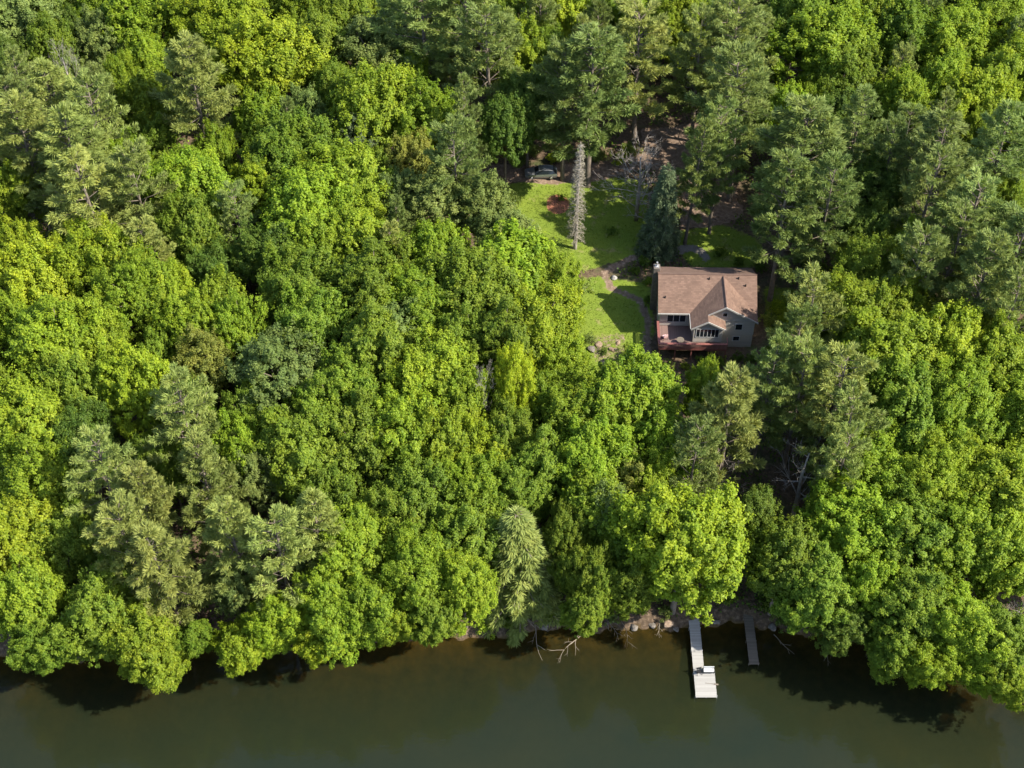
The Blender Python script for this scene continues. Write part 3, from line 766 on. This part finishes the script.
def in_any(polys, x, y):
    k = np.zeros(x.shape, bool)
    for q in polys: k |= inside(q, x, y)
    return k
HOUSE = [(18, 131), (33.5, 131), (33.5, 147), (18, 147)]
def patch(x, y): return np.sin(x * .45 + 1.7 * np.sin(y * .21)) * np.sin(y * .38 + 1.3 * np.sin(x * .17)) + .4 * np.sin(x * 1.3) * np.sin(y * 1.1)
def under_ok(x, y):
    return (y - shore_y(x) > 1.2) & ~in_any(LAWNS + DIRT + [HOUSE, PATIO], x, y) & (polyline_dist(DRIVE, x, y) > 2.4) & (polyline_dist(PATH, x, y) > 1.2) & ((patch(x, y) > -.1) | (y - shore_y(x) < 12) & (patch(x * 1.7, y * 1.7) > -.4))
u = scatter(150000, under_ok, 'undergrowth', M['leaf'], (.40, .26), (.05, 1.3), (.085, .150, .016))
tag(u, 'patchy green undergrowth of ferns and saplings on the forest floor', 'undergrowth')
def lit_ok(x, y): return (y - shore_y(x) > .8) & ~in_any(LAWNS + [HOUSE, PATIO], x, y) & (polyline_dist(DRIVE, x, y) > 2.2)
l_ = scatter(60000, lit_ok, 'leaf_litter', M['leaf'], (.22, .14), (.01, .06), (.17, .115, .07), 1.4)
tag(l_, 'brown dead leaves scattered over the forest floor', 'leaf litter')
def grass_ok(x, y): return in_any(LAWNS, x, y) & ~in_any([HOUSE, PATIO], x, y) & (polyline_dist(PATH, x, y) > 1.0) & (polyline_dist(DRIVE, x, y) > 2.3)
g_ = scatter(520000, grass_ok, 'lawn_grass', M['leaf'], (.20, .07), (.01, .07), (.165, .225, .024), .25)
tag(g_, 'short uneven lawn grass in the clearing around the house', 'grass')

# ------------------------------------------------------------------ house
hx, hy = 18.9, 136.6
HZ = gz(hx + 6, hy + 4)
house = empty('house', (hx, hy, HZ), R(-1.2))
tag(house, 'two-storey house with brown shingle roof, grey siding and red-brown deck in the clearing', 'house')
E, RG, MW, BD = 5.0, 7.85, 12.8, 8.7     # eave height, ridge height, roof length, roof depth
WR, WF_, XL, XC = 7.75, -1.5, 4.1, 8.45  # wing ridge height, wing front, wing left eave, wing ridge x
# walls: main body, wing and sun room as one mesh, upper and lower siding
def gable_body(mb, x0, x1, y0, y1, z0, z1): mb.box((x0, y0, z0), (x1, y1, z1))
up = MB()
up.prism([(.35, 2.3), (MW - .35, 2.3), (MW - .35, E + .02), (.35, E + .02)], 'y', .5, BD - .5)
up.prism([(.5, E), (BD - .5, E), (BD / 2, RG - .22)], 'x', .352, MW - .352)
up.prism([(XL + .4, 2.3), (MW - .352, 2.3), (MW - .352, E), (XC, WR - .25), (XL + .4, E)], 'y', WF_ + .35, 3)
sx0, sx1, sxm, sy = XL + .42, 8.25, 6.2, -2.75
sz = E + (WR - E) * (sxm - XL) / (XC - XL)
up.prism([(sx0, 2.3), (sx1, 2.3), (sx1, E - .05), (sxm, sz - .2), (sx0, E - .02)], 'y', sy + .3, WF_ + .5)
wall = up.build('wall', M['siding'], house)
lo = MB()
lo.box((.38, .53, -.5), (MW - .38, BD - .53, 2.295)); lo.box((XL + .43, WF_ + .38, -.5), (MW - .38, .6, 2.295))
lo.build('lower_wall', M['siding_low'], house)
# roof: slabs with thickness
def slab(mb, quad, th=.16):
    q = [Vector(p) for p in quad]; n = (q[1] - q[0]).cross(q[2] - q[0]).normalized()
    if n.z < 0: q.reverse(); n = -n
    b = [p - n * th for p in q]; k = len(q)
    mb.add([tuple(p) for p in q + b], [tuple(range(k)), tuple(range(2 * k - 1, k - 1, -1))] + [(i, (i + k), (i + 1) % k + k, (i + 1) % k) for i in range(k)])
ym = BD / 2
ya = ym * (WR - E) / (RG - E)                    # where the wing ridge meets the main slope
rf = MB()
slab(rf, [(0, 0, E), (XL, 0, E), (XC, ya, WR), (XC, ym, RG), (0, ym, RG)])
slab(rf, [(MW, 0, E), (MW, ym, RG), (XC, ym, RG), (XC, ya, WR)])
slab(rf, [(0, BD, E), (0, ym, RG), (MW, ym, RG), (MW, BD, E)])
slab(rf, [(XL, sy, E), (sxm, sy, sz), (sxm, WF_, sz), (XC, WF_, WR), (XC, ya, WR), (XL, 0, E)])
slab(rf, [(MW, WF_, E), (XC, WF_, WR), (XC, ya, WR), (MW, 0, E)])
slab(rf, [(sx1 + .35, sy, E - .12), (sxm, sy, sz), (sxm, WF_ + .34, sz), (sx1 + .35, WF_ + .34, E - .12)], .12)
roof = rf.build('roof', M['shingle'], house)
me = roof.data; uv = me.uv_layers.new(name='UVMap')
for poly in me.polygons:
    n = poly.normal
    t = Vector((0, 0, 1)).cross(n); t = t.normalized() if t.length > .05 else Vector((1, 0, 0)); b = n.cross(t)
    for li in poly.loop_indices:
        p = me.vertices[me.loops[li].vertex_index].co; uv.data[li].uv = (p.dot(t), p.dot(b))
MB().tube([(0, ym, RG + .01), (MW, ym, RG + .01)], .09, 6).tube([(XC, WF_, WR + .01), (XC, ya, WR + .01)], .09, 6).build('ridge_cap', M['shingle'], roof)
for vx, vy in ((.9, 1.7), (11.3, 3.1), (6.6, 3.8), (10.4, 3.9)):
    vz = E + (RG - E) * vy / ym
    MB().tube([(vx, vy, vz - .1), (vx, vy, vz + .32)], .09, 8).build('vent', M['black_metal'], roof)
# trim: fascia boards and gutters
tr_ = MB()
tr_.box((-.02, -.09, E - .24), (XL - .02, -.004, E - .02)); tr_.box((XL - .085, sy + .02, E - .24), (XL - .004, -.095, E - .03))
def rake(mb, a, b, w=.07, d=.26):
    a = Vector(a); b = Vector(b)
    mb.add([(a.x, a.y, a.z), (b.x, b.y, b.z), (b.x, b.y, b.z - d), (a.x, a.y, a.z - d), (a.x, a.y - w, a.z), (b.x, b.y - w, b.z), (b.x, b.y - w, b.z - d), (a.x, a.y - w, a.z - d)],
           [(0, 1, 2, 3), (7, 6, 5, 4), (0, 4, 5, 1), (1, 5, 6, 2), (2, 6, 7, 3), (3, 7, 4, 0)])
rake(tr_, (XC, WF_ - .004, WR - .01), (MW, WF_ - .004, E - .01)); rake(tr_, (sxm + .02, WF_ - .004, sz), (XC, WF_ - .004, WR - .01))
rake(tr_, (XL, sy - .004, E), (sxm, sy - .004, sz)); rake(tr_, (sxm, sy - .004, sz), (sx1 + .35, sy - .004, E - .1))
tr_.build('fascia', M['trim'], house)
band = MB(); band.box((XC + .3, WF_ + .30, E - .12), (MW - .3, WF_ + .347, E + .06)); band.build('trim_board', M['trim'], house)
def window(x0, x1, z0, z1, y, lights=1, top=None):
    fr = MB(); t = .07
    fr.box((x0 - t, y - .05, z0 - t), (x1 + t, y - .004, z0)); fr.box((x0 - t, y - .05, z1), (x1 + t, y - .004, z1 + t))
    for k in range(lights + 1):
        xx = x0 + (x1 - x0) * k / lights
        fr.box((xx - t / 2, y - .048, z0), (xx + t / 2, y - .006, z1))
    f = fr.build('window', M['white_paint'], house)
    g = MB()
    for k in range(lights):
        a = x0 + (x1 - x0) * k / lights + t / 2; b = x0 + (x1 - x0) * (k + 1) / lights - t / 2
        g.box((a, y - .03, z0), (b, y - .008, z1))
    g.build('pane', M['glass'], f)
yw = WF_ + .35
window(10.0, 10.9, 3.35, 4.35, yw); window(9.9, 10.75, 1.3, 2.05, WF_ + .38); window(8.15, 8.75, 5.75, 6.35, yw)
window(4.85, 7.75, 3.25, 4.65, sy + .3, 6)
window(1.3, 3.7, 3.0, 4.3, .5, 3)
# patio door under the sun room
MB().box((5.2, WF_ + .30, .05), (6.9, WF_ + .375, 2.1)).build('door', M['glass'], house)
# chimney against the back-left gable
ch = MB(); ch.box((-.5, 5.6, -.5), (.345, 6.5, 7.6), .03); chim = ch.build('chimney', M['stone'], house)
MB().box((-.3, 5.75, 7.6), (.16, 6.35, 7.7), .02).tube([(-.08, 6.05, 7.69), (-.08, 6.05, 8.3)], .12, 10).build('chimney_cap', M['galv'], chim)
# deck: floor, posts, railing
dk = MB(); dk.box((.1, -3.7, 2.0), (XL + .4, .497, 2.2)); dk.box((XL + .402, -3.7, 2.0), (8.9, sy + .297, 2.2))
deck = dk.build('deck', M['deck_floor'], house)
rl = MB(); y0 = -3.72
rl.box((.06, y0, 2.02), (8.9, y0 + .05, 2.3)); rl.box((.0, y0 - .1, 3.1), (8.9, y0 + .22, 3.18)); rl.box((-.04, y0 + .22, 3.1), (.28, .45, 3.18))
rl.box((.05, y0 + .05, 2.02), (.1, .45, 2.3))
x = .1
while x < 8.9:
    rl.box((x, y0 + .01, 2.3), (x + .09, y0 + .05, 3.1)); x += .13
y = y0 + .2
while y < .4:
    rl.box((.06, y, 2.3), (.1, y + .09, 3.1)); y += .13
rl.box((8.85, y0 + .22, 3.1), (8.95, sy + .29, 3.16)); rl.build('railing', M['deck_rail'], deck)
for px_ in (.15, 2.2, 4.3, 6.5, 8.7):
    MB().box((px_, -3.62, -.6), (px_ + .14, -3.48, 2.0)).build('post', M['deck_rail'], deck)
def in_house(x, y, z):
    v = Matrix.Rotation(R(-1.2), 4, 'Z') @ Vector((x, y, 0)); return (hx + v.x, hy + v.y, HZ + z)
# garden chair, table on the deck
cr = empty('patio_chair', in_house(.95, -1.9, 2.2), R(200)); tag(cr, 'pale pink cushioned patio chair on the house deck by its railing', 'chair')
MB().box((-.28, -.28, .4), (.28, .28, .5), .03).build('seat', M['cushion'], cr)
MB().box((-.28, .24, .5), (.28, .34, 1.0), .03).build('backrest', M['cushion'], cr)
for a_ in (-.26, .26):
    for b_ in (-.26, .3): MB().tube([(a_, b_, 0), (a_, b_, .42)], .022, 6).build('leg', M['black_metal'], cr)
tb = empty('patio_table', in_house(2.9, -2.7, 2.2)); tag(tb, 'small round brown patio table near the front railing of the deck', 'table')
MB().tube([(0, 0, .68), (0, 0, .72)], .5, 16).build('table_top', M['dock_grey'], tb)
for k in range(3):
    a_ = k * 2.09; MB().tube([(0, 0, .68), (.4 * math.cos(a_), .4 * math.sin(a_), 0)], .02, 6).build('leg', M['black_metal'], tb)

# ------------------------------------------------------------------ parked car, nose to the left
cx, cy, cz = P(541, 176)
car = empty('parked_car', (cx, cy, cz + .03), R(3)); tag(car, 'silver estate car with dark windows parked on the dirt drive under the trees', 'car')
def car_body():
    # cross-sections along x (nose at -x): (x, half width, bottom, waist, roof, roof half width)
    S = [(-2.36, .62, .42, .62, .64, .60), (-2.25, .82, .26, .72, .76, .74), (-1.85, .90, .24, .82, .88, .78), (-1.1, .92, .24, .90, .98, .78), (-.95, .92, .24, .93, 1.06, .76),
         (-.35, .93, .24, .95, 1.50, .66), (.2, .93, .24, .96, 1.56, .66), (1.0, .93, .24, .97, 1.54, .65), (1.75, .92, .25, .98, 1.42, .63), (2.2, .88, .28, .98, 1.08, .70), (2.34, .80, .40, .90, .94, .70)]
    vs = []; fs = []
    for x, w, b, wa, r, rw in S:
        vs += [(x, -w * .92, b), (x, -w, (b + wa) / 2), (x, -w * .97, wa), (x, -rw, r - .05), (x, -rw * .8, r), (x, rw * .8, r), (x, rw, r - .05), (x, w * .97, wa), (x, w, (b + wa) / 2), (x, w * .92, b)]
    n = 10; glass = []
    for i in range(len(S) - 1):
        for k in range(n):
            f = (i * n + k, i * n + (k + 1) % n, (i + 1) * n + (k + 1) % n, (i + 1) * n + k)
            side = k in (2, 6) and 4 <= i <= 8
            wind = (i == 4 and k in (3, 4, 5)) or (i == 8 and k in (3, 4, 5))
            (glass if side or wind else fs).append(f)
    fs.append(tuple(range(n))); fs.append(tuple(range((len(S) - 1) * n, len(S) * n)))
    return vs, fs, glass
vs, fs, gl = car_body()
m_ = MB(); m_.add(vs, fs); m_.build('body', M['silver_paint'], car)
m_ = MB(); m_.add(vs, gl); m_.build('window_glass', M['glass'], car)
for wx_ in (-1.45, 1.42):
    for wy_ in (-.93, .93):
        s_ = 1 if wy_ > 0 else -1
        t_ = MB().tube([(wx_, wy_ - s_ * .2, .32), (wx_, wy_ - s_ * .02, .32), (wx_, wy_ + s_ * .02, .32)], [.33, .33, .30], 18).build('wheel', M['rubber'], car)
        MB().tube([(wx_, wy_, .32), (wx_, wy_ + s_ * .035, .32)], [.21, .19], 14).build('rim', M['alloy'], t_)
for sgn in (-1, 1):
    MB().box((-2.33, sgn * .62 - .14, .58), (-2.2, sgn * .62 + .14, .72), .03).build('headlight', M['lamp_lens'], car)
    MB().box((2.22, sgn * .7 - .1, .72), (2.345, sgn * .7 + .1, .95), .03).build('taillight', M['red_lens'], car)
    MB().box((-.85, sgn * 1.0 - .1, .95), (-.68, sgn * 1.0 + .1, 1.08), .03).build('wing_mirror', M['silver_paint'], car)
for y_ in (-.55, .55): MB().tube([(-.2, y_, 1.58), (1.5, y_, 1.57)], .02, 6).build('roof_rail', M['black_metal'], car)

# ------------------------------------------------------------------ docks
def dock(name, label, x0, x1, y0, y1, m, ext=None):
    o = empty(name, (x0, y1, 0)); tag(o, label, 'dock')
    def dk_(a, b): return (a - x0, b - y1)
    d = MB()
    y = y0
    while y < y1 - .02:
        h_ = random.uniform(-.004, .004)
        xe = x1
        if ext and y < ext[1]: xe = ext[0]
        e = random.uniform(-.015, .015)
        a = dk_(x0 + e, y); b = dk_(xe + e, y + .132); d.box((*a, .50 + h_), (*b, .54 + h_)); y += .15
    d.build('decking', m, o)
    f = MB()
    for xx in (x0 + .03, x1 - .1): f.box((*dk_(xx, y0), .36), (*dk_(xx + .07, y1), .495))
    if ext: f.box((*dk_(ext[0] - .1, y0), .36), (*dk_(ext[0] - .03, ext[1]), .495))
    f.build('frame', M['galv'] if ext else M['bark'], o)
    yy = y0 + .2
    while yy < y1:
        for xx in ((x0 - .03), ((ext[0] if ext and yy < ext[1] else x1) + .03)):
            a = dk_(xx, yy); MB().tube([(*a, -2.4), (*a, .62 if ext else .5)], .035, 7).build('post', M['galv'] if ext else M['bark'], o)
        yy += 3.0
    return o
dock('boat_dock', 'white L-shaped boat dock running out from the bank into the lake', 20.75, 22.0, 87.0, 97.9, M['dock_white'], ext=(23.15, 90.75))
dock('narrow_dock', 'weathered brown narrow dock in the shade, without a platform', 27.25, 28.35, 91.3, 99.2, M['dock_grey'])
# bench and ladder rail on the white dock
b = empty('dock_bench', (22.45, 90.25, .544)); tag(b, 'white bench with black metal frame on the platform of the white dock', 'bench')
MB().box((-.62, -.24, .42), (.62, .24, .47), .015).build('seat', M['white_paint'], b)
MB().box((-.70, -.32, .36), (.70, .32, .415), .01).build('seat_frame', M['black_metal'], b)
MB().box((-.62, .2, .60), (.62, .25, .88), .015).build('backrest', M['white_paint'], b)
for s_ in (-.6, .6):
    MB().tube([(s_, -.2, 0), (s_, -.2, .44)], .03, 6).build('leg', M['black_metal'], b)
    MB().tube([(s_, .24, 0), (s_, .24, .5), (s_, .27, .92)], .03, 6).build('leg', M['black_metal'], b)
    MB().tube([(s_, -.24, .44), (s_, -.24, .66), (s_, .22, .68)], .028, 6).build('armrest', M['black_metal'], b)
c = empty('folding_chair', (21.35, 90.1, .544), R(12)); tag(c, 'black metal folding chair standing on the white dock beside the bench', 'chair')
MB().box((-.26, -.24, .40), (.26, .22, .45), .015).build('seat', M['black_metal'], c)
MB().box((-.26, .22, .55), (.26, .26, .9), .01).build('backrest', M['black_metal'], c)
for s_ in (-.28, .28):
    MB().tube([(s_, -.3, 0), (s_, .25, .92)], .025, 6).build('leg', M['black_metal'], c)
    MB().tube([(s_, .3, 0), (s_, -.24, .46)], .025, 6).build('leg', M['black_metal'], c)
ore = empty('paddle', (22.5, 88.75, .57), R(-8)); tag(ore, 'dark wooden paddle lying across the white dock platform', 'paddle')
MB().tube([(-.55, 0, 0), (.5, 0, .01)], .022, 7).build('shaft', M['bark'], ore)
MB().box((.48, -.09, -.012), (.95, .09, .02), .01).build('blade', M['bark'], ore)

# ------------------------------------------------------------------ stones, fire pit, dead wood
def stone(x, y, r, m, label, group=None, name='boulder', sq=.65):
    import bmesh
    rng = random.Random(int(x * 971 + y * 131))
    bm = bmesh.new(); bmesh.ops.create_icosphere(bm, subdivisions=2, radius=1)
    ph = [rng.uniform(0, 6) for _ in range(6)]
    for v in bm.verts:
        k = 1 + .16 * math.sin(3 * v.co.x + ph[0]) + .14 * math.sin(4 * v.co.y + ph[1]) + .1 * math.sin(5 * v.co.z + ph[2])
        v.co = v.co * k * r; v.co.z *= sq; v.co.x *= rng.uniform(.97, 1.03)
    me = bpy.data.meshes.new(name); bm.to_mesh(me); bm.free(); me.materials.append(M[m])
    o = link(name, me, None, (x, y, gz(x, y) + r * sq * .35)); o.rotation_euler = (0, 0, rng.uniform(0, 6)); tag(o, label, 'rock', group); return o
spots = [(592, 350, .55, 'darkest big boulder above the fire ring in the rock garden'), (599, 345, .45, 'brown boulder at the top of the rock garden left of the house'),
         (588, 358, .4, 'low boulder at the left edge of the rock garden'), (612, 350, .38, 'tan stone on the right side of the rock garden'),
         (618, 343, .32, 'small tan stone nearest the house in the rock garden')]
for a, b, r, l in spots:
    x, y, z = P(a, b); stone(x, y, r, 'brown_stone' if 'tan' in l or 'brown' in l else 'stone', l, 'rock garden stones')
x, y, z = P(614, 278); stone(x, y, .45, 'pale_stone', 'small pale rock beside the bend of the dirt path', name='boulder')
# fire ring
x, y, z = P(606, 365)
fp = empty('fire_pit', (x, y, z)); tag(fp, 'round black fire pit ringed with dark metal below the rock garden', 'fire pit')
n = 24; vs = []; fs = []
for k in range(n):
    a = 6.2832 * k / n
    for rr, zz in ((.75, -.1), (.78, .42), (.66, .42), (.64, .02)): vs.append((rr * math.cos(a), rr * math.sin(a), zz))
for k in range(n):
    for q in range(3): fs.append((k * 4 + q, k * 4 + q + 1, ((k + 1) % n) * 4 + q + 1, ((k + 1) % n) * 4 + q))
MB().add(vs, fs).build('ring', M['black_metal'], fp); MB().tube([(0, 0, -.05), (0, 0, .12)], .66, 20).build('ash_bed', M['rubber'], fp)
for a, b, r, l in [(545, 628, .5, 'dark rock at the waterline beside the fallen poles'), (590, 628, .5, 'tan rock below the eroded bank'),
                   (634, 628, .5, 'round rock on the bank midway between dead branches and white dock'), (652, 626, .42, 'dark rock at the foot of the bank under the bright crown'),
                   (668, 624, .6, 'largest brown rock just left of the white dock'), (676, 630, .35, 'small rock touching the white dock'), (716, 622, .4, 'grey rock on the bank between the two docks'),
                   (772, 628, .5, 'dark rock right of the narrow dock')]:
    x, y, z = P(a, b, .3); stone(x, y, r, 'brown_stone' if 'brown' in l or 'tan' in l or 'pale' in l else 'stone', l, 'rocks along the waterline')

def dead_branch(px0, py0, px1, py1, r, label, forks, seed, name='fallen_branch', z1=.12, z0=None, m='driftwood'):
    rnd = random.Random(seed)
    x0, y0, g = P(px0, py0, .6); z0 = g + .35 if z0 is None else z0
    x1, y1 = at(px1, py1, z1)
    o = empty(name, (x0, y0, z0)); tag(o, label, 'dead branch', 'dead wood along the shore')
    end = Vector((x1 - x0, y1 - y0, z1 - z0)); L = end.length
    def pt(t): return end * t + Vector((math.sin(t * 5 + seed) * .05 * L, math.cos(t * 4 + seed) * .03 * L, math.sin(t * 3.1) * .09 * L))
    ts = [i / 6 for i in range(7)]
    MB().tube([tuple(pt(t)) for t in ts], [r * (1 - .75 * t) for t in ts], 6).build('stem', M[m], o)
    if forks:
        tw = MB()
        for k in range(forks):
            t = .3 + .65 * k / forks; p = pt(t); s = (-1) ** k
            d = (end.normalized() + Vector((end.y, -end.x, 0)).normalized() * s * rnd.uniform(.5, 1.0) + Vector((0, 0, rnd.uniform(-.05, .35)))).normalized()
            l = L * rnd.uniform(.22, .42); q = p + d * l
            tw.tube([tuple(p), tuple(p.lerp(q, .5) + Vector((0, 0, .06))), tuple(q)], [r * .5, r * .35, r * .12], 5)
            for j in range(2):
                q2 = p.lerp(q, .5 + .2 * j) ; e = q2 + (d + Vector((rnd.gauss(0, .6), rnd.gauss(0, .6), .2))).normalized() * l * .45
                tw.tube([tuple(q2), tuple(e)], [r * .25, r * .07], 4)
        tw.build('twigs', M[m], o)
dead_branch(531, 622, 543, 661, .06, 'long thin pale pole slanting from the bank into the water', 2, 1)
dead_branch(580, 636, 557, 662, .055, 'forked pale dead branch lying in the water beside the thin pole', 4, 2)
dead_branch(578, 636, 574, 656, .06, 'short pale dead stick just right of the forked branch in the water', 2, 3)
dead_branch(610, 624, 618, 640, .05, 'brown twiggy branch hanging from the middle of the bank', 5, 4, m='bark')
dead_branch(622, 622, 628, 646, .05, 'brown twiggy branch dipping in the shallows, the longer of two', 6, 5, m='bark')
dead_branch(596, 612, 604, 602, .06, 'pale stub of dead wood on the eroded bank', 4, 6, z1=2.6)
dead_branch(658, 622, 660, 638, .05, 'thin dead stem in the shallows left of the white dock', 4, 7)
dead_branch(772, 636, 794, 655, .05, 'grey dead limb lying in the shaded water right of the narrow dock', 3, 8)
dead_branch(842, 642, 822, 662, .06, 'grey driftwood limb under the overhanging crowns far right of the docks', 4, 9)
dead_branch(866, 640, 880, 674, .05, 'drooping dead limb under the crowns, farthest right along the shaded shore', 4, 10)
# exposed roots on the eroded bank
for k, (a, b) in enumerate([(524, 618), (560, 616), (606, 612)]):
    x, y, z = P(a, b); rm = MB(); rnd = random.Random(k)
    for q in range(9):
        an = -math.pi / 2 + rnd.uniform(-1.3, 1.3); L = rnd.uniform(1.0, 2.4); pts = []
        for s in np.linspace(0, 1, 6):
            xx = math.cos(an + s * rnd.uniform(-.3, .3)) * L * s; yy = math.sin(an) * L * s
            pts.append((xx, yy, gz(x + xx, y + yy) - z + .12 * (1 - s) + .04))
        rm.tube(pts, [.12, .1, .08, .06, .04, .02], 5)
    o = rm.build('exposed_roots', M['bark'], None, (x, y, z))
    tag(o, ['tangle of exposed roots above the thin pole in the water', 'tangle of exposed roots above the forked dead branch', 'tangle of exposed roots on the bank in front of the birches'][k], 'roots', 'exposed roots on the bank')

# ------------------------------------------------------------------ light, sky, camera
SUN_AZ, SUN_EL = R(-18), R(46)
dv = Vector((math.cos(SUN_EL) * math.cos(SUN_AZ), math.cos(SUN_EL) * math.sin(SUN_AZ), math.sin(SUN_EL)))
sl = bpy.data.lights.new('sun', 'SUN'); sl.energy = 5.0; sl.angle = R(.53); sl.color = (1.0, .93, .80)
so = bpy.data.objects.new('sun', sl); COL.objects.link(so); so.rotation_euler = dv.to_track_quat('Z', 'Y').to_euler(); so.location = (60, 100, 120)
w = bpy.data.worlds.new('World'); scene.world = w; w.use_nodes = True
nt = w.node_tree; bg = nt.nodes['Background']; sk = nt.nodes.new('ShaderNodeTexSky'); sk.sky_type = 'NISHITA'; sk.sun_disc = False
sk.sun_elevation = SUN_EL; sk.sun_rotation = math.pi / 2 - SUN_AZ
nt.links.new(sk.outputs[0], bg.inputs['Color']); bg.inputs['Strength'].default_value = .15
cd = bpy.data.cameras.new('camera'); cd.sensor_width = 36; cd.lens = FPX * 36 / 1024; cd.clip_end = 4000; cd.clip_start = 1
co = bpy.data.objects.new('camera', cd); COL.objects.link(co); co.location = (0, 0, CAM_H); co.rotation_euler = (R(90) - PITCH, 0, 0)
scene.camera = co
scene.view_settings.view_transform = 'Standard'; scene.view_settings.look = 'None'; scene.view_settings.gamma = 1; scene.view_settings.exposure = 1.12
cy_ = scene.cycles
cy_.max_bounces = 6; cy_.diffuse_bounces = 4; cy_.glossy_bounces = 2; cy_.transmission_bounces = 3; cy_.transparent_max_bounces = 8
cy_.caustics_reflective = False; cy_.caustics_refractive = False
cy_.use_denoising = True
print('trees', len(placed), 'fill', n_fill, {k: sum(1 for t in placed if t['k'] == k) for k in 'DUGPSXBWH'})
